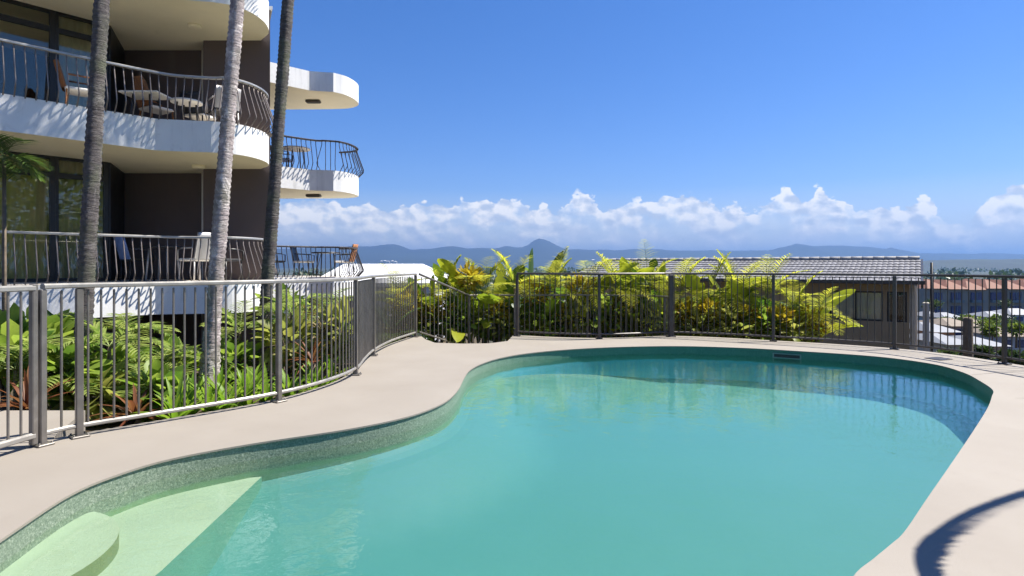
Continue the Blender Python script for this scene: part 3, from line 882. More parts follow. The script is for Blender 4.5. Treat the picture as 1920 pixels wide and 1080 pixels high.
table(-6.9, 11.6, z1_, .4, M['blackmetal'], M['greymetal'], 'dark round table between the chairs on the lower balcony', .68)
chair(-6.2, 11.55, z1_, -2.0, M['greymetal'], M['cushion'], M['greymetal'], 'folding pale metal chair with white seat beside the middle palm on the lower balcony', .95)
chair(-6.0, 12.3, z1_, 2.8, M['blackmetal'], M['blackmetal'], M['blackmetal'], 'black chair in front of the brown end wall on the lower balcony', .9)
table(-5.55, 17.5, z1_, .42, M['blackmetal'], M['blackmetal'], 'black round table on the far lower balcony', .70)
chair(-6.15, 17.35, z1_, 1.6, M['blackmetal'], M['cushion'], M['blackmetal'], 'black chair with white seat left of the table on the far lower balcony', .9)
chair(-5.0, 17.5, z1_, -1.6, M['blackmetal'], M['cushion'], M['wicker'], 'brown backed chair right of the table on the far lower balcony', .95)
chair(-6.75, 16.6, z1_, 2.4, M['blackmetal'], M['blackmetal'], M['blackmetal'], 'dark high backed chair at the left end of the far lower balcony', 1.05)
table(-6.3, 17.1, z2, .40, M['greymetal'], M['blackmetal'], 'grey round table on the far upper balcony', .72)
chair(-6.75, 17.3, z2, 1.7, M['blackmetal'], M['blueplastic'], M['blackmetal'], 'dark chair with blue seat on the far upper balcony', .88)

# ------------------------------------------------------------------ palms and plants
def frond(mb, base, d, L_, droop=1.1, nl=26, ll=.45, lw=.035, seg=10, mi=0, rm=1, rr=.014, drp=.9, start=.12, path=None, hang=0):
    p = Vector(base)
    if path:
        pts = [Vector(q) for q in path]; ds = [(pts[min(i + 1, len(pts) - 1)] - pts[max(i - 1, 0)]).normalized() for i in range(len(pts))]; seg = len(pts) - 1
    else:
        d = Vector(d).normalized(); pts = [p.copy()]; ds = [d.copy()]
    for i in range(0 if path else seg):
        p = p + d * (L_ / seg); d = (d + Vector((0, 0, -droop / seg))).normalized()
        pts.append(p.copy()); ds.append(d.copy())
    mb.tube(pts, [rr * (1 - .8 * i / seg) for i in range(seg + 1)], 5, rm, cap=False)
    for k in range(nl):
        t = start + (1 - start) * k / (nl - 1); fi = min(seg - 1e-6, t * seg); i = int(fi); u = fi - i
        q = pts[i].lerp(pts[i + 1], u); dd = ds[i]
        side = dd.cross(Vector((0, 0, 1)))
        if side.length < .05: side = Vector((1, 0, 0))
        side.normalize(); up = side.cross(dd)
        l = ll * (math.sin(math.pi * (t * .85 + .12)) ** .6) * random.uniform(.85, 1.1)
        for sg in (-1, 1):
            v = (side * sg * .85 + dd * .55 + up * (.18 - hang) + Vector([random.uniform(-.08, .08) for _ in range(3)])).normalized()
            mb.blade(q, v, l, lw, drp, 3, .3, mi=mi, prof=lambda x: (1 - x) ** .6 * (.5 + min(.5, x * 4)) + .02)
def palm_trunk(base, top, r0, r1, material, root, ring=.075, bow=.0):
    b = Vector(base); t = Vector(top); Lh = (t - b).length; n_ = int(Lh / (ring / 2)); pts = []; rs = []
    bd = Vector((bow, 0, 0))
    for i in range(n_ + 1):
        u = i / n_
        p = b.lerp(t, u) + bd * math.sin(u * math.pi) + Vector((.01 * mnoise.noise(Vector((u * 9, 1, b.x))), 0, 0))
        r = r0 + (r1 - r0) * min(1, u * 1.0) + (.035 * max(0, 1 - u * 9))
        r *= 1 + (.07 if i % 2 else -.05) + .06 * mnoise.noise(Vector((u * 40, b.x, 0))) + .10 * mnoise.noise(Vector((u * 9, b.x + 5, 0)))
        pts.append(p); rs.append(r)
    mb = MB(); mb.tube(pts, rs, 18); return mb.build('trunk', material, root)
def tall_palm(base, top, r0, r1, label, bow=0, nf=13, seed=1):
    random.seed(seed)
    root = empty('palm_tree', base); tag(root, label, 'palm tree', 'tall ringed palms in the garden')
    palm_trunk(base, top, r0, r1, M['trunkpale' if 'pale' in label else 'trunk'], root, bow=bow)
    T = Vector(top)
    mb = MB(); mb.tube([T, T + Vector((0, 0, .5)), T + Vector((0, 0, .95))], [r1 * 1.15, r1 * .95, r1 * .4], 12); mb.build('crownshaft', M['stem'], root)
    mb = MB()
    for k in range(nf):
        a = k * 2.399 + random.uniform(-.2, .2); el = random.uniform(.25, 1.2)
        frond(mb, T + Vector((0, 0, .8)), (math.cos(a) * math.cos(el), math.sin(a) * math.cos(el), math.sin(el)), random.uniform(2.0, 2.6), 1.5, 34, .6, .045, mi=0, rm=1, rr=.025)
    mb.build('crown', [L['palm'], M['stem']], root)
tall_palm((gx(147, 6.8), 6.8, -.42), (gx(218, 7.0), 7.0, 7.6), .092, .068, 'dark leaning palm trunk in front of the left balconies, leftmost of the three tall palms', 0, 12, 11)
tall_palm((gx(388, 8.0), 8.0, -.5), (gx(486, 8.2), 8.2, 8.6), .105, .076, 'pale ringed palm trunk in front of the balcony curve, middle of the three tall palms', -.02, 12, 12)
tall_palm((gx(488, 10.0), 10.0, -.55), (gx(565, 10.1), 10.1, 9.0), .108, .084, 'slender dark palm trunk passing the building end, rightmost of the three tall palms', .0, 12, 13)

def fern_palm(px, Y, label, seed, mt='fern', nf=9, L_=.9, h=.1, ll=.22, lw=.04, grp='fern palms in the garden', el=(.3, 1.2), name='fern_palm', cat='fern palm', zb=None):
    random.seed(seed); x = gx(px, Y); z = terr(x, Y) if zb is None else zb
    root = empty(name, (x, Y, z)); tag(root, label, cat, grp)
    if h > .15:
        mb = MB(); mb.tube([(x, Y, z - .05), (x, Y, z + h)], [.03, .02], 8); mb.build('stem', M['bark'], root)
    mb = MB()
    for k in range(nf):
        a = k * 2.399 + random.uniform(-.2, .2); e = random.uniform(*el)
        frond(mb, (x, Y, z + h), (math.cos(a) * math.cos(e), math.sin(a) * math.cos(e), math.sin(e)), L_ * random.uniform(.8, 1.1), 1.3, 18, ll, lw, 8, rr=.008, drp=.5, start=.2)
    mb.build('foliage', [L[mt], M['stem']], root); return root
def bananaprof(x): return min(1, .12 + x * 4.5) * (max(0, 1 - max(0, (x - .62) / .38) ** 2.4)) ** .6 + .015
def banana(px, Y, ytop, label, seed, mt='banana', nl=8, lw=.40, up=False, cat='banana plant', grp='banana plants behind the far fence'):
    random.seed(seed)
    x = gx(px, Y); z0 = terr(x, Y)
    ztop = EYE - (ytop - HY) * Y / FPX
    H = ztop - z0
    root = empty('banana_plant', (x, Y, z0)); tag(root, label, cat, grp)
    mb = MB()
    for k in range(2):
        dx = random.uniform(-.14, .14)
        mb.tube([(x + dx, Y + dx, z0 - .1), (x + dx * .8, Y, z0 + H * .5)], [.075, .045], 8)
    mb.build('stem', M['stem'], root)
    mb = MB(); a0 = random.uniform(0, 6.28)
    for k in range(nl):
        a = a0 + k * 2.4 + random.uniform(-.5, .5); el = random.uniform(.55, 1.15); dro = random.uniform(.9, 2.0)
        Lf = random.uniform(1.0, 1.45); hb = random.uniform(.42, .60)
        if k == 0: el = 1.42 if up else 1.1; dro = .35 if up else 1.3; hb = .55
        if k == 1 and up: el = 1.3; dro = .6; a = random.choice((0, 3.1)) + .3
        if k < 2: Lf = (ztop - z0 - H * hb) / max(.5, math.sin(el)) * (1.0 if up else 1.38)
        d = Vector((math.cos(a) * math.cos(el), math.sin(a) * math.cos(el) * .7, math.sin(el))).normalized()
        b0 = Vector((x + random.uniform(-.06, .06), Y + random.uniform(-.06, .06), z0 + H * (hb - .12)))
        b1 = b0 + d * .22
        mb.tube([b0, b1], [.02, .013], 5, 1, cap=False)
        W = lw * random.uniform(.85, 1.2) * (.8 if up and k < 2 else 1)
        r_ = random.random()
        tears = [random.randint(5, 20) for _ in range(random.choice((1, 3, 5)))]
        def pf(t, r_=r_, tears=tears): return bananaprof(t) * (1 - .07 * abs(math.sin(t * 23 + r_ * 9))) * (.5 if round(t * 22) in tears else 1)
        mb.blade(b1, d, Lf, W, dro, 22, random.uniform(.1, .5), mi=0, prof=pf, twist=random.uniform(-1.0, 1.0) + (1.2 if k < 2 else 0))
    mb.build('foliage', [L[mt], M['stem']], root)
    return root
BN = [
 (812, 12.9, 505, 'yellow green banana plant at the left end behind the sloping stair fence', 'banana', 8, .38),
 (866, 12.9, 474, 'banana plant with one upright pointed leaf behind the yellow croton', 'banana', 8, .42),
 (935, 13.2, 478, 'banana plant with broad glowing leaves left of the dark upright banana leaves', 'banana', 9, .52),
 (998, 13.4, 447, 'tall banana plant with dark upright leaves against the blue mountain peak', 'bananadark', 6, .40),
 (900, 13.5, 488, 'banana plant between the yellow croton and the broad glowing leaves', 'banana', 8, .42),
 (1085, 13.5, 488, 'banana plant below the left end of the tiled roof ridge', 'banana', 8, .42),
 (1150, 13.4, 490, 'banana plant left of the tall curling banana leaf', 'banana', 8, .42),
 (1052, 13.0, 492, 'arching banana plant just right of the dark upright banana leaves', 'banana', 9, .46),
 (1120, 13.2, 497, 'banana plant in front of the left end of the tiled roof', 'banana', 8, .42),
 (1188, 13.0, 466, 'tall banana plant with one leaf curling over the middle of the tiled roof', 'banana', 7, .42),
 (1236, 13.3, 473, 'banana plant with pale raised leaf just left of the thick fence post', 'banana', 7, .40),
 (1296, 12.9, 505, 'dense banana plant just right of the thick fence post', 'banana', 10, .44),
 (1345, 12.6, 512, 'bright lime banana plant in the middle of the right hand banana clump', 'banana', 10, .46),
 (1392, 12.9, 508, 'banana plant standing tall left of the olive house wall', 'banana', 10, .46),
 (1440, 12.5, 520, 'banana plant beside the fence post at the left edge of the olive house wall', 'banana', 9, .48),
 (1492, 12.4, 528, 'banana plant with a leaf arching right across the olive house wall', 'banana', 8, .46),
]
for i, (px, Y, yt, lb, mt, nl, lw) in enumerate(BN):
    banana(px, Y, yt, lb, 100 + i, mt, nl, lw * .92, px in (812, 866, 935, 998, 1188, 1236))

def shrub(name, px, Y, yc, rpx, mt, label, cat, seed, nleaf=170, ll=.16, lw=.07, up=.5, grp=None, flat=.8, stemm='bark', droop=.4):
    """px, yc : pixel centre of the crown ; rpx : radius in px"""
    random.seed(seed)
    c = at(px, yc, Y); r = rpx * Y / FPX
    zg = terr(c.x, c.y)
    root = empty(name, (c.x, c.y, zg)); tag(root, label, cat, grp)
    mb = MB(); tips = []
    for k in range(7):
        a = k * .9 + random.uniform(-.3, .3); q = c + Vector((math.cos(a) * r * .5, math.sin(a) * r * .5, random.uniform(-.2, .5) * r))
        mb.tube([(c.x, c.y, zg - .05), (c.x + math.cos(a) * r * .15, c.y + math.sin(a) * r * .15, (zg + c.z) / 2), q], [.016, .011, .005], 5, cap=False); tips.append(q)
    mb.build('stem', M[stemm], root)
    mb = MB()
    for k in range(nleaf):
        v = Vector([random.gauss(0, 1) for _ in range(3)]).normalized()
        rad = r * random.uniform(.35, 1.0) * (1 + .35 * mnoise.noise(v * 2 + Vector((seed, 0, 0))))
        p = c + Vector((v.x * rad, v.y * rad, v.z * rad * flat))
        d = (v + Vector((0, 0, up)) + Vector([random.uniform(-.4, .4) for _ in range(3)])).normalized()
        mb.blade(p, d, ll * random.uniform(.7, 1.3), lw * random.uniform(.8, 1.2), droop, 3, .3, twist=random.uniform(-.8, .8))
    mb.build('foliage', L[mt], root)
    return root
for i, (px, Y, yb, L_, lb) in enumerate([(745, 12.4, 560, .95, 'arching golden cane palm at the far end of the fence bend'), (838, 12.7, 548, 1.0, 'golden cane palm left of the bright yellow croton by the stair rail'), (905, 12.75, 545, 1.0, 'golden cane palm right of the bright yellow croton by the stair rail'),
    (965, 12.7, 535, 1.0, 'golden cane palm behind the first post of the far fence'), (1040, 12.6, 540, .95, 'golden cane palm in the first bay of the far fence'), (1105, 12.7, 535, 1.0, 'golden cane palm behind the second post of the far fence'),
    (1160, 12.6, 545, 1.0, 'golden cane palm in the second bay of the far fence'), (1215, 12.7, 530, 1.0, 'golden cane palm just left of the thick fence post'), (1275, 12.3, 545, 1.0, 'golden cane palm just right of the thick fence post'),
    (1330, 12.2, 550, 1.05, 'golden cane palm among the right hand bananas, left one'), (1385, 12.1, 552, 1.05, 'golden cane palm among the right hand bananas, middle one'), (1435, 12.0, 556, 1.05, 'golden cane palm behind the fence post before the house wall'),
    (1490, 11.9, 575, .95, 'golden cane palm with fronds crossing the house wall'), (1530, 11.8, 590, .8, 'small golden cane palm at the right end of the planting')]):
    x = gx(px, Y); zt = terr(x, Y); hh = EYE - (yb - HY) * Y / FPX - zt
    fern_palm(px, Y + (.15 if px < 1260 else .2), lb, 1100 + i, 'gold', 12, L_, hh, .30, .036, 'golden cane palms behind the far fence', (.1, 1.4), 'cane_palm', 'palm')
YC = 'crotons behind the far fence'
for i, (px, Y, yc, r, mt, lb) in enumerate([
    (762, 12.3, 572, 34, 'croton', 'orange yellow croton shrub just right of the grey fence bend'),
    (800, 12.7, 585, 30, 'croton', 'yellow croton shrub beneath the start of the sloping stair rail'),
    (882, 12.75, 522, 26, 'croton', 'bright yellow croton above the low point of the stair rail'),
    (1000, 12.9, 548, 32, 'croton', 'golden croton below the dark upright banana leaves'),
    (1088, 12.9, 542, 30, 'croton', 'golden croton beside the second post of the far fence'),
    (1285, 12.2, 585, 24, 'croton', 'small orange croton just right of the thick fence post'),
    (1520, 11.9, 606, 30, 'croton', 'yellow mottled croton in front of the olive house wall')]):
    shrub('croton_shrub', px, Y, yc, r, mt, lb, 'shrub', 200 + i, 230, .13, .055, .5, YC)
for i, (px, Y, yc, r, mt, lb) in enumerate([
    (825, 12.75, 575, 24, 'croton', 'small golden croton low behind the sloping stair rail'), (930, 12.75, 585, 24, 'croton', 'small golden croton low in the middle of the stair gap'),
    (1045, 12.7, 588, 24, 'croton', 'low golden croton in the first bay of the far fence'), (1165, 12.7, 580, 26, 'croton', 'low golden croton in the second bay of the far fence'),
    (1330, 11.9, 585, 24, 'croton', 'low golden croton below the right hand bananas, left one'), (1400, 11.8, 590, 24, 'croton', 'low golden croton below the right hand bananas, middle one'), (1460, 11.7, 596, 24, 'croton', 'low golden croton just right of the fence post at the house wall')]):
    shrub('croton_shrub', px, Y, yc, r, mt, lb, 'shrub', 250 + i, 170, .14, .055, .5, YC)
for i, (px, Y, yc, r, mt, lb) in enumerate([
    (735, 12.6, 612, 42, 'olive', 'dark green shrub at the foot of the fence bend'),
    (790, 12.9, 622, 44, 'olive', 'olive shrub below the yellow croton by the stair rail'),
    (850, 12.9, 600, 46, 'green', 'green shrub under the low point of the stair rail'),
    (905, 13.0, 590, 44, 'olive', 'olive shrub in the middle of the stair gap'),
    (950, 13.0, 612, 40, 'olive', 'brownish green shrub left of the first post of the far fence'),
    (1020, 12.9, 612, 40, 'green', 'light green shrub low behind the first bay of the far fence'),
    (1080, 12.9, 600, 44, 'olive', 'olive shrub left of the second post of the far fence'),
    (1140, 12.9, 590, 46, 'green', 'green shrub right of the second post of the far fence'),
    (1195, 12.9, 606, 44, 'olive', 'dark shrub left of the thick fence post'),
    (1250, 12.5, 598, 44, 'olive', 'dark olive shrub behind the thick fence post'),
    (1310, 12.2, 612, 42, 'olive', 'low dark shrub below the dense banana clump'),
    (1370, 12.0, 614, 42, 'olive', 'low olive shrub before the tall banana plant'),
    (1425, 12.0, 610, 40, 'green', 'low green shrub beside the fence post at the house wall'),
    (1480, 11.9, 622, 36, 'olive', 'low shrub under the arching banana leaf at the house wall')]):
    shrub('leafy_shrub', px, Y - .2, yc, r, mt, lb, 'shrub', 300 + i, 120, .20, .085, .3, 'shrubs behind the far fence')

def strap_plant(px, Y, label, seed, mt='lime', n_=22, L_=.5, W=.05, grp='strap leaf plants in the garden', droop=1.0, el0=.7, name='strap_leaf_plant', cat='plant', h=0, x=None):
    random.seed(seed); x = gx(px, Y) if x is None else x; z = terr(x, Y)
    root = empty(name, (x, Y, z)); tag(root, label, cat, grp)
    if h > .05:
        mb = MB(); mb.tube([(x, Y, z - .05), (x + .03, Y, z + h)], [.035, .025], 8); mb.build('stem', M['bark'], root)
    mb = MB()
    for k in range(n_):
        a = k * 2.399; el = random.uniform(el0, 1.45)
        mb.blade((x, Y, z + h), (math.cos(a) * math.cos(el), math.sin(a) * math.cos(el), math.sin(el)), L_ * random.uniform(.7, 1.15), W, droop, 6, .35, prof=lambda t: min(1, t * 4 + .4) * (1 - t) ** .5 + .02)
    mb.build('foliage', L[mt], root); return root
# strap leaf row behind the left fence
SP = [(356, 6.6, 'first'), (395, 6.7, ''), (430, 6.9, ''), (462, 7.2, ''), (500, 7.5, ''), (545, 7.7, ''), (590, 8.2, ''), (412, 7.5, ''), (470, 8.0, ''), (330, 6.2, ''), (620, 8.9, '')]
SPL = ['bright lime strap leaf plant in front of the middle palm base', 'lime strap leaf plant right at the foot of the middle palm', 'lime strap leaf plant midway between the middle and right palms', 'lime strap leaf plant just left of the right palm base',
       'lime strap leaf plant at the tall fence post by the right palm', 'lime strap leaf plant just right of the tall fence post', 'lime strap leaf plant under the tan cordyline', 'lime strap leaf plant behind the middle palm base', 'lime strap leaf plant behind the right palm, second row',
       'lime strap leaf plant left of the middle palm at the fence foot', 'lime strap leaf plant in the narrow corner before the solid looking fence bend']
for i, ((px, Y, _), lb) in enumerate(zip(SP, SPL)):
    strap_plant(px, Y, lb, 400 + i, 'lime', 24, .55, .075, droop=1.2)
FPN = [(118, 6.4, 'fern palm between the gate post and the left palm', .55, .5), (205, 6.9, 'fern palm with fanned leaves just right of the left palm', .7, .8), (262, 6.8, 'fern palm in the middle of the left garden bed', .55, .25),
       (240, 8.2, 'fern palm standing behind the left garden bed against the dark undercroft', .8, .8), (300, 7.9, 'fern palm left of the middle palm trunk', .6, .4), (30, 6.2, 'fern palm seen through the gate bars', .7, .6),
       (450, 9.4, 'pale fern palm between the middle and right palms', .65, .8), (545, 10.0, 'sunlit yellow fern palm right of the right palm', .75, 1.1), (610, 10.8, 'green fern palm before the grey retaining wall', .9, 1.0), (735, 11.9, 'dark fern palm just right of the fence bend', 1.0, .9)]
for i, (px, Y, lb, L_, h) in enumerate(FPN):
    fern_palm(px, Y, lb, 500 + i, 'fern' if px < 700 else 'palm', 8, L_, h, .26, .042)
SH = [(125, 6.4, 700, 34, 'green', 'broad leaf shrub beside the gate post'), (180, 6.5, 745, 36, 'olive', 'dark low shrub at the foot of the left palm'), (225, 7.6, 700, 34, 'green', 'broad leaf green shrub in the middle of the left bed'),
      (322, 8.4, 690, 36, 'green', 'green shrub left of the middle palm trunk'), (290, 6.7, 735, 32, 'green', 'low green shrub in front of the left bed'), (440, 9.0, 680, 36, 'green', 'green shrub between the middle and right palms'),
      (540, 9.4, 640, 40, 'olive', 'olive shrub right of the right palm'), (600, 9.6, 690, 38, 'olive', 'mottled olive shrub under the cordylines'), (530, 11.2, 590, 40, 'green', 'yellow green shrub under the far balcony'), (640, 9.4, 620, 36, 'olive', 'shrub behind the solid looking fence bend'),
      (10, 6.6, 660, 50, 'green', 'broad leaf shrub behind the gate'), (90, 7.4, 640, 46, 'green', 'green shrub left of the left palm trunk')]
for i, (px, Y, yc, r, mt, lb) in enumerate(SH):
    shrub('garden_shrub', px, Y, yc, r, mt, lb, 'shrub', 600 + i, 85, .30, .17, .3, 'shrubs in the left garden')
for i, (px, Y, h, mt, lb) in enumerate([(610, 9.2, .75, 'tan', 'tan striped cordyline behind the fence right of the right palm'), (585, 8.8, .35, 'red', 'reddish cordyline low behind the fence'), (640, 10.0, .9, 'tan', 'tall tan cordyline beside the fence bend'),
                                     (255, 6.2, .1, 'red', 'small red cordyline at the fence foot in the left bed'), (52, 5.75, .25, 'red', 'red cordyline seen through the gate'), (575, 10.2, .9, 'red', 'brown red cordyline before the retaining wall')]):
    strap_plant(px, Y, lb, 700 + i, mt, 26, .48, .05, 'cordylines in the garden', 1.0, .2, 'cordyline', 'cordyline', h)
# tall slender palm crown in front of the left balcony
fern_palm(8, 7.6, 'small dark palm with spiky crown in front of the upper left balcony', 801, 'palm', 14, .46, 3.15, .28, .03, 'slender palm by the balcony', (-.3, 1.3), 'slender_palm', 'palm tree')
# mulch edging and stones handled by the ground sheet; retaining wall under the far balcony
M['greywall'] = mat('grey_block_wall', (.20, .19, .18), .85, .12, 3, .5, 40)
mb = MB(); mb.wall([(-5.0, 12.6), (-3.2, 13.1), (-2.4, 13.3)], -1.4, .25, .2); o = mb.build('retaining_wall', M['greywall'], None, loc=(-3.6, 13, -1)); tag(o, 'low grey retaining wall below the far balcony', 'wall')

# out of frame palm whose frond shadow falls across the deck at the lower right
random.seed(5)
sp = empty('palm_tree', (7.75, 5.6, -.75)); tag(sp, 'young palm outside the right fence whose long frond shades the deck', 'palm tree')
palm_trunk((7.75, 5.3, -.9), (7.1, 4.95, 3.1), .11, .08, M['trunk'], sp)
mb = MB()
T = Vector((7.1, 4.95, 3.2))
dirs = [((1, .5, .7), 2.0, 1.4), ((1, .1, .7), 2.2, 1.4), ((1, -.6, .6), 2.2, 1.4), ((.8, .5, 1.4), 2.2, 1.2), ((.9, -.2, 1.6), 2.0, 1.1)]
for d, l, dr in dirs: frond(mb, T, d, l, dr, 34, .5, .04, 12, rr=.02)
frond(mb, T, None, 4.6, 0, 64,   .20, .045, 20, rr=.05, drp=2.0, start=.3, hang=1.6, path=crom([T, (6.4, 4.6, 3.45), (5.72, 4.22, 3.5), (5.2, 4.02, 3.55), (4.59, 3.72, 3.45), (4.13, 3.46, 3.25), (3.75, 3.23, 3.0), (3.42, 2.95, 2.7), (3.2, 2.72, 2.4)], 4))
mb.build('crown', [L['palm'], M['stem']], sp)

# ------------------------------------------------------------------ neighbouring houses
def rooftile():
    m, nt, out = newmat('grey_concrete_roof_tile')
    b = N(nt, 'ShaderNodeBsdfPrincipled', Roughness=.7); nt.links.new(b.outputs[0], out.inputs[0])
    P = pos(nt)
    c = ramp(nt, noisen(nt, P, 3.2, 9, .8), [(.34, (.055, .055, .06)), (.5, (.13, .13, .145)), (.62, (.19, .19, .21)), (.74, (.27, .26, .25))])
    nt.links.new(c, b.inputs['Base Color']); return m
M['tile'] = rooftile()
M['ridgecap'] = mat('pale_ridge_mortar', (.30, .29, .28), .8, .2, 6)
M['olivewall'] = mat('olive_brown_render', (.27, .22, .14), .85, .10, 2, .3, 60, streak=((.12, .10, .07), 2, .4))
M['beige'] = mat('beige_timber', (.46, .43, .36), .7, .1, 5)
M['blind'] = mat('cream_window_blind', (.85, .82, .66), .9, .06, 5)
hs = empty('tiled_house', (11.85, 17, -3)); tag(hs, 'olive brown house with grey tiled roof behind the right of the fence', 'house')
hu = Vector((.82, -.57)).normalized(); hv = Vector((.57, .82)).normalized()
E0 = Vector((11.85, 17.0)); HL = 11.6; ze, zr = .90, 1.57; rd = 2.95
def hp(s_, t, z): q = E0 - hu * s_ + hv * t; return Vector((q.x, q.y, z))
mb = MB(); nx_ = 330; courses = 8; vs = []; tilew = .30
ncol = int(HL / .0375)
for j in range(courses):
    for e in (0, 1):
        t = rd * (j + e) / courses
        for i in range(ncol + 1):
            s_ = HL * i / ncol
            w_ = .014 * abs(math.sin(math.pi * (s_ / .15 + (.0)))) ** .8
            z = ze + (zr - ze) * t / rd + w_ + (.022 if e == 0 else .0)
            vs.append(hp(s_, t + (0 if e == 0 else .02), z))
fs = []
for j in range(courses):
    for i in range(ncol):
        a = (2 * j) * (ncol + 1) + i; b = a + ncol + 1
        fs.append((a, a + 1, b + 1, b))
        if j < courses - 1: fs.append((b, b + 1, b + ncol + 2, b + ncol + 1))
mb.add(vs, fs)
vs = [hp(0, rd, zr), hp(HL, rd, zr), hp(HL, rd * 2, ze), hp(0, rd * 2, ze)]; mb.add(vs, [(0, 1, 2, 3)])
rf = mb.build('roof', M['tile'], hs)
mb = MB()
for k in range(int(HL / .33)):
    s_ = .03 + k * .33
    mb.tube([hp(s_, rd, zr + .03 + .004 * (k % 2)), hp(s_ + .35, rd, zr + .035 + .004 * (k % 2))], [.09, .075], 8)
c = mb.build('ridge_cap', M['ridgecap'], None, loc=(0, 0, 0)); c.parent = rf; c.location = -parent_world(rf)
mb = MB()
mb.sweep([hp(-.03, -.05, ze - .1), hp(-.03, rd, zr - .1), hp(-.03, 2 * rd, ze - .1)], [(-.03, -.10), (.03, -.10), (.03, .12), (-.03, .12)])
mb.build('barge_board', M['blackframe'], hs)
mb = MB(); mb.sweep([hp(-.1, -.09, ze - .02), hp(HL, -.09, ze - .02)], [(-.06, -.06), (.06, -.06), (.06, .05), (-.06, .05)]); mb.build('gutter', M['fencedark'], hs)
# walls
zb = -4.0
def hwall(s0, s1, t, z0, z1, m, nm='wall', th=.15):
    a = hp(s0, t, 0); b = hp(s1, t, 0); mb = MB(); mb.wall([(a.x, a.y), (b.x, b.y)], z0, z1, th, 0); return mb.build(nm, m, hs)
wz0, wz1 = -.34, .58
w0, w1, w2, w3 = .95, 2.4, .34, .85
hwall(.28, .34, .55, zb, ze - .03, M['olivewall'])
hwall(.851, .949, .55, zb, ze - .03, M['olivewall'])
hwall(2.401, HL - .2, .55, zb, ze - .03, M['olivewall'])
hwall(.341, .849, .55, zb, wz0, M['olivewall']); hwall(.341, .849, .55, wz1, ze - .03, M['olivewall'])
hwall(.951, 2.399, .55, zb, wz0, M['olivewall']); hwall(.951, 2.399, .55, wz1, ze - .03, M['olivewall'])
for (a, b, cm) in ((w0, w1, 'blind'), (w2, w3, 'dark')):
    mb = MB()
    for s0, s1, z0, z1 in ((a, b, wz1 - .05, wz1 - .001), (a, b, wz0 + .001, wz0 + .05), (a, a + .05, wz0 + .051, wz1 - .051), (b - .05, b, wz0 + .051, wz1 - .051), ((a + b) / 2 - .02, (a + b) / 2 + .02, wz0 + .051, wz1 - .051)):
        p = hp(s0 + .002, .55, 0); q = hp(s1 - .002, .55, 0); mb.wall([(p.x, p.y), (q.x, q.y)], z0, z1, .06)
    wf = mb.build('window', M['blackframe'], hs)
    p = hp(a + .04, .56, 0); q = hp(b - .04, .56, 0)
    mb = MB(); mb.wall([(p.x, p.y), (q.x, q.y)], wz0 + .05, wz1 - .05, .01); mb.build('pane', M['clearglass'], wf)
    p = hp(a + .02, .60, 0); q = hp(b - .02, .60, 0)
    mb = MB(); pts = [(p.x + (q.x - p.x) * i / 60, p.y + (q.y - p.y) * i / 60 + .008 * math.sin(i * 1.3), 0) for i in range(61)]
    mb.sweep(pts, [(-.01, wz0 - .1), (.01, wz0 - .1), (.01, wz1 + .1), (-.01, wz1 + .1)]); mb.build('curtain', M[cm], wf)  # in the narrow window a dark sheet stands in for the unlit room
a = hp(.2, .63, 0); b = hp(.2, rd * 2 - .3, 0); mb = MB(); mb.wall([(a.x, a.y), (b.x, b.y)], zb, ze - .03, .15); mb.build('wall', M['beige'], hs)
mb = MB(); vs = [hp(.2, .5, ze - .035), hp(.2, 2 * rd - .5, ze - .035), hp(.2, rd, zr - .12), hp(.3, .5, ze - .035), hp(.3, 2 * rd - .5, ze - .035), hp(.3, rd, zr - .12)]
mb.add(vs, [(0, 1, 2), (5, 4, 3), (0, 3, 4, 1), (1, 4, 5, 2), (2, 5, 3, 0)]); mb.build('gable', M['beige'], hs)
for s_, t in ((-.12, .15),):
    q = hp(s_, t, 0); mb = MB(); mb.bbox((q.x, q.y, (zb + ze) / 2 - .3), (.16, .16, ze - zb - .6), .02, math.atan2(hu.y, hu.x)); mb.build('porch_post', M['beige'], hs)
q = hp(.12, .42, 0); mb = MB(); mb.tube([(q.x, q.y, zb), (q.x, q.y, ze - .4), hp(.12, -.05, ze - .1)], .04, 8); mb.build('downpipe', M['pipe'], hs)
q = at(1747, 500, 17.6); mb = MB(); mb.tube([(q.x, q.y, -4), (q.x, q.y, EYE + 7 * 17.6 / FPX)], .04, 10)
o = mb.build('vent_pipe', M['blackframe'], None, loc=(q.x, q.y, -4)); tag(o, 'thin dark vent pipe standing beside the right end of the tiled roof', 'pipe')
# dark timber post beyond the right fence
q = at(1814, 595, 10.6); mb = MB(); zt = q.z
mb.tube([(q.x, q.y, -3.6), (q.x + .01, q.y, zt - .04), (q.x + .01, q.y, zt)], [.085, .075, .06], 10)
o = mb.build('timber_post', M['bark'], None, loc=(q.x, q.y, -3.6)); tag(o, 'short dark timber post just behind the right fence', 'post')

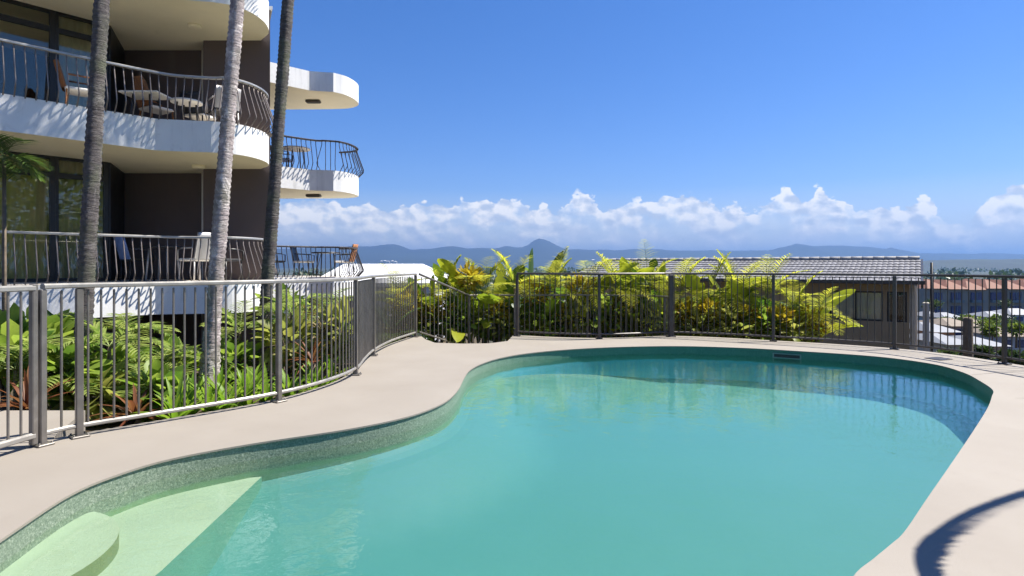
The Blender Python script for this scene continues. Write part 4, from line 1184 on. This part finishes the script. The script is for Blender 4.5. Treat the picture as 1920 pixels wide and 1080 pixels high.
# white roofed house left of centre
M['whiteroof'] = mat('white_metal_roof', (.62, .62, .62), .5, .03, 2)
M['lavwall'] = mat('pale_grey_wall', (0.44, 0.44, 0.464), .8, .06, 2)
wh = empty('white_roofed_house', (-5, 20, -3)); tag(wh, 'low house with flat pitched white metal roof behind the fence bend', 'house')
mb = MB()
A = [(-6.3, 18.0, .80), (-2.45, 18.0, .80), (-3.35, 22.0, 1.44), (-6.3, 22.0, 1.44), (-6.3, 26, .8), (-2.45, 26, .80)]
mb.add(A, [(0, 1, 2, 3), (3, 2, 5, 4), (1, 5, 2)])
for k in range(36):
    x = -6.2 + k * .42
    if x < -3.45: mb.tube([(x, 18.0, .80), (x, 22, 1.44)], .012, 4, cap=False)
mb.build('roof', M['whiteroof'], wh)
mb = MB(); mb.wall([(-6.2, 25.6), (-6.2, 18.4), (-2.8, 18.4), (-2.8, 25.6)], -4, .82, .2); mb.build('wall', M['lavwall'], wh)
mb = MB(); mb.sweep([(-6.3, 17.95, .78), (-2.4, 17.95, .78)], [(-.06, -.06), (.06, -.06), (.06, .06), (-.06, .06)]); mb.build('gutter', M['pipe'], wh)

# ------------------------------------------------------------------ town down the slope at the right
M['terracotta'] = mat('terracotta_roof', (0.2, 0.088, 0.056), .8, .2, 1.2)
M['pinkwall'] = mat('pink_beige_wall', (0.4, 0.296, 0.24), .85, .1, .6)
M['tanroof'] = mat('tan_roof', (0.208, 0.168, 0.128), .8, .2, .8)
M['bluewin'] = mat('blue_glass', (.03, .05, .16), .15, .2, 1, spec=.8)
M['greyroof'] = mat('pale_grey_roof', (0.208, 0.216, 0.232), .6, .08, .8)
tb = empty('resort_block', (92, 112, -11)); tag(tb, 'pinkish resort block with terracotta roofs and dark blue window bays down in the town', 'building')
Yb = 112
mb = MB(); mb.box((gx(1860, Yb), Yb + 5, -7), (gx(1990, Yb) - gx(1730, Yb), 10, 8.2)); mb.build('wall', M['pinkwall'], tb)
for k in range(7):
    xa = gx(1738 + k * 37, Yb); xb = gx(1738 + k * 37 + 35, Yb); zt = -2.9 - .12 * (k % 3)
    mb = MB(); xm = (xa + xb) / 2
    mb.add([(xa - .3, Yb - .6, zt), (xb + .3, Yb - .6, zt), (xb + .3, Yb + 10.6, zt), (xa - .3, Yb + 10.6, zt), (xm, Yb + 2.5, zt + 1.7), (xm, Yb + 7.5, zt + 1.7)],
           [(0, 1, 4), (1, 2, 5, 4), (2, 3, 5), (3, 0, 4, 5), (3, 2, 1, 0)]); mb.build('roof', M['terracotta'], tb)
    for fl_ in range(2):
        zc = -4.6 - fl_ * 2.6
        mb = MB(); mb.box((xm, Yb - .1, zc), ((xb - xa) * .56, .3, 1.9)); w_ = mb.build('window', M['bluewin'], tb)
        mb = MB(); mb.box((xm, Yb - .45, zc - .75), ((xb - xa) * .62, .5, .5)); w2 = mb.build('balcony', M['greyroof'], tb)
        mb = MB(); mb.box((xm, Yb - .28, zc), (.12, .1, 1.86)); mm = mb.build('mullion', M['greyroof'], w_)
def small_house(px0, px1, Y, yr, ye, yb_, roofm, wallm, label, depth=7):
    x0, x1 = gx(px0, Y), gx(px1, Y); zr_ = EYE - (yr - HY) * Y / FPX; ze_ = EYE - (ye - HY) * Y / FPX; zb_ = EYE - (yb_ - HY) * Y / FPX
    c = ((x0 + x1) / 2, Y, zb_); r = empty('town_house', c); tag(r, label, 'house', 'houses on the slope below')
    mb = MB(); o_ = .35
    i_ = min((x1 - x0) * .3, 2.5)
    mb.add([(x0 - o_, Y - o_, ze_), (x1 + o_, Y - o_, ze_), (x1 + o_, Y + depth + o_, ze_), (x0 - o_, Y + depth + o_, ze_), (x0 + i_, Y + depth / 2, zr_), (x1 - i_, Y + depth / 2, zr_)],
           [(0, 1, 5, 4), (1, 2, 5), (2, 3, 4, 5), (3, 0, 4), (3, 2, 1, 0)]); mb.build('roof', roofm, r)
    mb = MB(); mb.box(((x0 + x1) / 2, Y + depth / 2, (ze_ + zb_) / 2 - .5), (x1 - x0, depth, ze_ - zb_ + 1 - .01)); mb.build('wall', wallm, r)
    nw = max(2, int((x1 - x0) / 1.9))
    for k in range(nw):
        xc = x0 + (x1 - x0) * (k + .5) / nw; hh = (ze_ - zb_)
        mb = MB(); mb.box((xc, Y - .02, ze_ - hh * .45), ((x1 - x0) / nw * .5, .1, hh * .45)); mb.build('window', M['bluewin'], r)
M['redwall'] = mat('orange_wall', (.48, .24, .13), .85, .1, 1)
for a in [(1744, 1772, 74, 586, 594, 612, 'greyroof', 'lavwall', 'house with pale grey roof just below the left end of the resort block'),
 (1776, 1806, 70, 588, 597, 612, 'greyroof', 'lavwall', 'second pale roofed house below the resort block, left of the lime tree'),
 (1750, 1790, 40, 609, 622, 650, 'greyroof', 'redwall', 'orange walled house with pale roof nearest the olive house'),
 (1786, 1826, 50, 600, 611, 640, 'tanroof', 'pinkwall', 'house with tan hipped roof and pinkish wall left of the dark timber post'),
 (1826, 1858, 54, 599, 610, 635, 'tanroof', 'beige', 'house with tan hipped roof right of the dark timber post'),
 (1862, 1894, 72, 586, 595, 612, 'greyroof', 'lavwall', 'white walled house behind the last fence post at the right'),
 (1898, 1950, 80, 580, 590, 608, 'greyroof', 'lavwall', 'white walled house at the right edge just below the resort block'),
 (1880, 1925, 46, 618, 630, 662, 'tanroof', 'lavwall', 'pale walled house with tan roof low at the right edge'),
 (1780, 1816, 33, 632, 645, 690, 'greyroof', 'beige', 'beige house with grey roof close below the fence, left one'),
 (1838, 1880, 35, 636, 648, 690, 'greyroof', 'pinkwall', 'pinkish house with grey roof close below the fence, right one')]:
    small_house(a[0], a[1], a[2], a[3], a[4], a[5], M[a[6]], M[a[7]], a[8], max(4, (a[1] - a[0]) * a[2] / FPX * .8))

def tree(px, Y, ytop, ybase, rpx, label, seed, mt='tree', grp='trees on the slope below', n_=420, ls=None, name='broadleaf_tree'):
    random.seed(seed); x = gx(px, Y); zt = EYE - (ytop - HY) * Y / FPX; r = rpx * Y / FPX; zb_ = min(EYE - (ybase - HY) * Y / FPX, zt - r * 1.2)
    ls = ls or max(.25, r * .2)
    root = empty(name, (x, Y, zb_)); tag(root, label, 'tree', grp)
    zc = zt - r * .8
    mb = MB(); mb.tube([(x, Y, zb_ - .5), (x + r * .05, Y, (zb_ + zc) / 2), (x, Y, zc)], [r * .09, r * .07, r * .04], 7)
    cl = []
    for k in range(9):
        v = Vector([random.gauss(0, 1) for _ in range(3)]).normalized(); v.z = abs(v.z) * .8 - .15
        q = Vector((x, Y, zc)) + v * r * .62; cl.append(q)
        mb.tube([(x, Y, zc - r * .5), q], [r * .035, r * .012], 5, cap=False)
    mb.build('trunk', M['bark'], root)
    mb = MB()
    for k in range(n_):
        q = random.choice(cl); v = Vector([random.gauss(0, 1) for _ in range(3)]).normalized()
        p = q + v * r * .42 * random.uniform(.3, 1.05)
        mb.blade(p, (v + Vector((random.uniform(-.6, .6), random.uniform(-.6, .6), random.uniform(-.4, .8)))).normalized(), ls * random.uniform(.7, 1.3), ls * .55, .5, 2, .3, twist=random.uniform(-1.5, 1.5))
    mb.build('crown', L[mt], root); return root
tree(1822, 56, 588, 612, 22, 'bright green tree among roofs right of the dark timber post', 901, 'treelight')
tree(1850, 50, 598, 625, 20, 'lime green tree in the middle of the town roofs', 902, 'treelight')
tree(1885, 58, 590, 618, 24, 'green tree behind the last fence post at the right', 903, 'tree')
tree(1792, 52, 596, 616, 14, 'dark tree between the pale grey and tan roofs', 904, 'tree')
tree(1905, 44, 604, 640, 20, 'yellow green tree at the right edge of the view', 905, 'treelight')
tree(1770, 62, 594, 615, 12, 'small lime tree between the two pale roofed houses', 910, 'treelight')
tree(1812, 62, 592, 612, 12, 'rounded dark tree above the pinkish walled house', 911, 'tree')
tree(1870, 60, 590, 612, 13, 'bright tree beside the white walled house', 912, 'treelight')
tree(1860, 42, 610, 640, 16, 'olive green tree right of the tan hipped roof', 913, 'treelight')
tree(1822, 30, 650, 690, 16, 'dark bushy tree between the two close grey roofs', 914, 'tree')
tree(1888, 90, 560, 600, 16, 'tall tree against the resort block windows', 915, 'tree')
tree(1910, 130, 530, 570, 22, 'olive tree rising above the resort roofs at the right', 916, 'treelight')
tree(1790, 135, 526, 560, 20, 'dark tree rising behind the resort roofs at the left', 917, 'tree')
tree(1845, 140, 524, 560, 24, 'broad dark tree behind the middle of the resort block', 918, 'tree')
tree(1840, 26, 652, 690, 16, 'low dark tree close below the right fence', 906, 'tree')
tree(1775, 30, 655, 690, 18, 'small dark tree at the foot of the orange walled house', 907, 'tree')
tree(1900, 24, 655, 700, 24, 'olive tree low at the far right behind the fence', 908, 'tree')
tree(1750, 80, 560, 600, 18, 'dark tree at the left end of the resort block', 909, 'tree')
# belt of woodland beyond the town and woodland patches on the plain: nobody could count it
random.seed(77)
mb = MB()
for k in range(1500):
    Y = random.uniform(150, 900) if k < 900 else random.uniform(900, 2600)
    px = random.uniform(560, 2300)
    if mnoise.noise(Vector((px * .01, Y * .004, 3))) < -.25 and Y > 350: continue
    x = gx(px, Y); z = terr(x, Y); r = random.uniform(3, 6.5) * (1 if Y < 500 else 1.6)
    for j in range(22 if Y < 400 else 12):
        v = Vector([random.gauss(0, 1) for _ in range(3)]).normalized()
        p = Vector((x, Y, z + r * .8)) + Vector((v.x * r, v.y * r, abs(v.z) * r * .8))
        mb.blade(p, v, r * .7, r * .5, .5, 2, .3, twist=random.uniform(-1.5, 1.5))
o = mb.build('woodland', L['tree']); tag(o, 'dark green woodland spread over the plain beyond the town', 'woodland', kind='stuff')
# far white houses of the town on the plain
random.seed(21)
for k, (px, py) in enumerate([(716, 489), (722, 488.5), (728, 489.5), (736, 489), (742, 490), (1112, 487)]):
    Y = 3300; q = at(px, py + 1.2, Y); w = random.uniform(12, 20); 
    mb = MB(); mb.box((q.x, q.y, q.z - 10), (w, 10, 24)); mb.add([(q.x - w / 2 - 1, q.y - 6, q.z + 2), (q.x + w / 2 + 1, q.y - 6, q.z + 2), (q.x + w / 2 + 1, q.y + 6, q.z + 2), (q.x - w / 2 - 1, q.y + 6, q.z + 2), (q.x, q.y, q.z + 6)], [(0, 1, 4), (1, 2, 4), (2, 3, 4), (3, 0, 4), (3, 2, 1, 0)])
    o = mb.build('distant_house', M['whiteroof'], None, loc=(q.x, q.y, q.z - 20)); tag(o, 'tiny white house on the distant plain below the hills', 'house', 'tiny white houses on the plain')

# trees behind the viewer, mirrored in the balcony glass
for i, (x, y, h) in enumerate([(11.5, -1.8, 8.5), (14, -7, 9.5), (19, -4.5, 9)]):
    random.seed(950 + i); root = empty('garden_tree', (x, y, -1)); tag(root, ['olive tree behind the pool mirrored in the balcony glass, nearest one', 'tallest tree behind the pool mirrored in the balcony glass', 'tree behind the pool mirrored in the balcony glass, farthest right'][i], 'tree', 'trees behind the viewer')
    mb = MB(); mb.tube([(x, y, -1.2), (x + .1, y, h * .5)], [.2, .12], 8); mb.build('trunk', M['bark'], root)
    mb = MB()
    for k in range(1500):
        v = Vector([random.gauss(0, 1) for _ in range(3)]).normalized(); rr_ = random.uniform(.4, 1) * (1 + .4 * mnoise.noise(v * 2))
        mb.blade(Vector((x, y, h * .55)) + Vector((v.x * 3.8, v.y * 3.8, v.z * h * .45)) * rr_, (v + Vector((0, 0, .3))).normalized(), .5, .16, .6, 3, .3, twist=random.uniform(-1, 1))
    mb.build('crown', L['treelight'], root)

# ------------------------------------------------------------------ haze
m, nt, out = newmat('haze_air')
pv = N(nt, 'ShaderNodeVolumePrincipled')
pv.inputs['Color'].default_value = (.17, .31, .58, 1); pv.inputs['Density'].default_value = 1.25e-4; pv.inputs['Anisotropy'].default_value = .3
nt.links.new(pv.outputs[0], out.inputs['Volume'])
mb = MB(); mb.box((0, 5000, 220), (30400, 30400, 490))
o = mb.build('haze', m); tag(o, 'pale blue haze lying over the whole valley', 'haze', kind='stuff')

# ------------------------------------------------------------------ world: sky and clouds
SUN = Vector((.514, .127, .848)).normalized()
elev = math.asin(SUN.z); azim = math.atan2(SUN.x, SUN.y)
w = bpy.data.worlds.new('World'); scene.world = w; w.use_nodes = True
nt = w.node_tree
for nd in list(nt.nodes): nt.nodes.remove(nd)
wo = nt.nodes.new('ShaderNodeOutputWorld'); bg = nt.nodes.new('ShaderNodeBackground')
nt.links.new(bg.outputs[0], wo.inputs[0])
sky = nt.nodes.new('ShaderNodeTexSky'); sky.sky_type = 'NISHITA'; sky.sun_disc = False
sky.sun_elevation = elev; sky.sun_rotation = azim; sky.air_density = 1.0; sky.dust_density = .2; sky.ozone_density = 4.0; sky.altitude = 60
SKYS = .064
bg.inputs['Strength'].default_value = SKYS
tc = nt.nodes.new('ShaderNodeTexCoord'); gen = tc.outputs['Generated']
sx = nt.nodes.new('ShaderNodeSeparateXYZ'); nt.links.new(gen, sx.inputs[0])
az = math_(nt, 'ARCTAN2', sx.outputs[0], sx.outputs[1])
hyp = math_(nt, 'SQRT', math_(nt, 'ADD', math_(nt, 'MULTIPLY', sx.outputs[0], sx.outputs[0]), math_(nt, 'MULTIPLY', sx.outputs[1], sx.outputs[1])))
el = math_(nt, 'DIVIDE', sx.outputs[2], math_(nt, 'MAXIMUM', hyp, .001))
CT = [(380, 385), (440, 372), (515, 376), (560, 373), (630, 374), (645, 388), (664, 384), (690, 380), (708, 383), (726, 392), (762, 382), (785, 377), (803, 378), (828, 386), (850, 384), (872, 375), (890, 382), (905, 374), (922, 380), (937, 373), (974, 377), (1000, 389), (1021, 379), (1040, 400), (1050, 390), (1058, 372),
      (1070, 366), (1083, 356), (1098, 360), (1116, 376), (1127, 393), (1150, 388), (1182, 374), (1200, 373), (1220, 378), (1245, 366), (1270, 366), (1286, 362), (1310, 370), (1335, 371), (1350, 391), (1376, 380), (1390, 385), (1410, 396), (1432, 382), (1455, 366), (1477, 356), (1495, 360), (1511, 374), (1530, 352), (1552, 354), (1571, 380), (1597, 382), (1620, 396), (1640, 388), (1665, 383), (1690, 386), (1706, 386),
      (1716, 372), (1728, 365), (1740, 369), (1752, 388), (1762, 397), (1785, 416), (1811, 412), (1830, 385), (1852, 376), (1875, 357), (1890, 350), (1901, 338), (1925, 336), (1980, 345), (2060, 372), (2160, 352), (2300, 380)]
A0, A1 = -.55, .95
fc = nt.nodes.new('ShaderNodeFloatCurve')
cv = fc.mapping.curves[0]
pts = []
for px, py in CT:
    a = math.atan((px - CX) / FPX); e = (HY - py) / FPX * math.cos(a)
    pts.append(((a - A0) / (A1 - A0), e / .2))
cv.points[0].location = pts[0]; cv.points[1].location = pts[-1]
for p in pts[1:-1]: cv.points.new(*p)
for p in cv.points: p.handle_type = 'AUTO'
fc.mapping.update()
az2 = math_(nt, 'DIVIDE', math_(nt, 'SUBTRACT', az, A0), A1 - A0)
cvec = nt.nodes.new('ShaderNodeCombineXYZ'); nt.links.new(az, cvec.inputs[0]); nt.links.new(math_(nt, 'MULTIPLY', el, 1.35), cvec.inputs[1])
V0 = cvec.outputs[0]
def cn(scale, detail, rough, dx=0, dy=0, dist=0.0):
    mp = N(nt, 'ShaderNodeMapping'); mp.inputs['Location'].default_value = (dx, dy, 0)
    nt.links.new(V0, mp.inputs['Vector'])
    return noisen(nt, mp.outputs[0], scale, detail, rough, dist)
# warp azimuth with noise so that the outline billows
warp = math_(nt, 'MULTIPLY_ADD', cn(60, 4, .6, 3, 1), .02, -.01)
nt.links.new(math_(nt, 'ADD', az2, warp), fc.inputs['Value'])
top = math_(nt, 'MULTIPLY', fc.outputs[0], .2)
def vor(scale, dx=0, dy=0):
    mp = N(nt, 'ShaderNodeMapping'); mp.inputs['Location'].default_value = (dx, dy, 0); nt.links.new(V0, mp.inputs['Vector'])
    nz = N(nt, 'ShaderNodeTexNoise', Scale=scale * .8, Detail=3.0); nt.links.new(mp.outputs[0], nz.inputs['Vector'])
    ad = nt.nodes.new('ShaderNodeVectorMath'); ad.operation = 'MULTIPLY_ADD'
    nt.links.new(nz.outputs['Color'], ad.inputs[0]); ad.inputs[1].default_value = (.8 / scale,) * 3; nt.links.new(mp.outputs[0], ad.inputs[2])
    v = N(nt, 'ShaderNodeTexVoronoi', Scale=scale); v.feature = 'SMOOTH_F1'; v.inputs['Smoothness'].default_value = .35
    nt.links.new(ad.outputs[0], v.inputs['Vector']); return v.outputs['Distance']
puff = math_(nt, 'ADD', math_(nt, 'MULTIPLY', vor(38), -.55), math_(nt, 'MULTIPLY', vor(95), -.3))
edge = math_(nt, 'ADD', math_(nt, 'MULTIPLY_ADD', puff, .028, .010), math_(nt, 'MULTIPLY_ADD', cn(45, 7, .62), .030, -.015))
dd = math_(nt, 'SUBTRACT', math_(nt, 'ADD', top, edge), el)
mask = math_(nt, 'MULTIPLY', dd, 320, clamp=True)
# thin gaps and haze towards the base
depth = math_(nt, 'MULTIPLY', dd, 14, clamp=True)
body = cn(16, 8, .62, 5, 2)
gaps = ramp(nt, math_(nt, 'ADD', body, math_(nt, 'MULTIPLY', depth, -.10)), [(.36, (.25, .25, .25)), (.47, (1, 1, 1))])
mask = math_(nt, 'MULTIPLY', mask, gaps)
lit = math_(nt, 'SUBTRACT', vor(38, 0, 0), vor(38, -.006, -.010))
lit = math_(nt, 'ADD', math_(nt, 'MULTIPLY', lit, -2.6), math_(nt, 'MULTIPLY', math_(nt, 'SUBTRACT', cn(30, 7, .6), cn(30, 7, .6, -.007, -.012)), 4.0))
lit = math_(nt, 'MULTIPLY', lit, math_(nt, 'SUBTRACT', 1.0, math_(nt, 'MULTIPLY', depth, .8)))
sh = math_(nt, 'ADD', lit, math_(nt, 'MULTIPLY_ADD', depth, -.42, .84), clamp=True)
K = 1 / SKYS
cc = ramp(nt, sh, [(0, (.62 , .70 , .84)), (.4, (.78, .83, .93)), (.75, (.96, .97, 1.0)), (1, (1.12, 1.10, 1.07))])
sc_ = nt.nodes.new('ShaderNodeVectorMath'); sc_.operation = 'SCALE'; nt.links.new(cc, sc_.inputs[0]); sc_.inputs['Scale'].default_value = K * .50
hs_ = nt.nodes.new('ShaderNodeHueSaturation'); hs_.inputs['Saturation'].default_value = 1.26; nt.links.new(sky.outputs[0], hs_.inputs['Color'])
skyc = mixc(nt, 1.0, hs_.outputs[0], (.92, .88, 1.10), 'MULTIPLY')
veil = math_(nt, 'MULTIPLY', math_(nt, 'SUBTRACT', 1.0, math_(nt, 'DIVIDE', math_(nt, 'ABSOLUTE', el), .13), clamp=True), .8)
vc = nt.nodes.new('ShaderNodeVectorMath'); vc.operation = 'SCALE'; vc.inputs[0].default_value = (.72, .76, .82); vc.inputs['Scale'].default_value = K * .52
skyc = mixc(nt, veil, skyc, vc.outputs[0])
mixed = mixc(nt, math_(nt, 'MULTIPLY', mask, .93), skyc, sc_.outputs[0])
nt.links.new(mixed, bg.inputs['Color'])

sl = bpy.data.lights.new('sun', 'SUN'); sl.energy = 5.0; sl.angle = R(.5); sl.color = (1, .95, .87)
so = bpy.data.objects.new('sun', sl); COL.objects.link(so); so.rotation_euler = (-SUN).to_track_quat('-Z', 'Y').to_euler()
so.location = (0, 0, 60)

# ------------------------------------------------------------------ camera and render settings
cd = bpy.data.cameras.new('camera'); cam = bpy.data.objects.new('camera', cd); COL.objects.link(cam)
cam.location = (0, 0, EYE); cam.rotation_euler = (R(90), 0, 0)
cd.sensor_width = 36; cd.lens = FPX / 1920 * 36; cd.shift_y = -(540 - HY) / 1920
cd.clip_start = .05; cd.clip_end = 40000
scene.camera = cam
scene.view_settings.view_transform = 'Standard'; scene.view_settings.look = 'None'; scene.view_settings.gamma = 1
scene.view_settings.exposure = 1.2
scene.render.engine = 'CYCLES'
cy = scene.cycles
cy.use_denoising = True; cy.max_bounces = 8; cy.transparent_max_bounces = 12; cy.diffuse_bounces = 5; cy.glossy_bounces = 3; cy.volume_bounces = 1
cy.use_adaptive_sampling = True; cy.adaptive_threshold = .02; cy.sample_clamp_indirect = 6
cy.caustics_reflective = False; cy.caustics_refractive = False
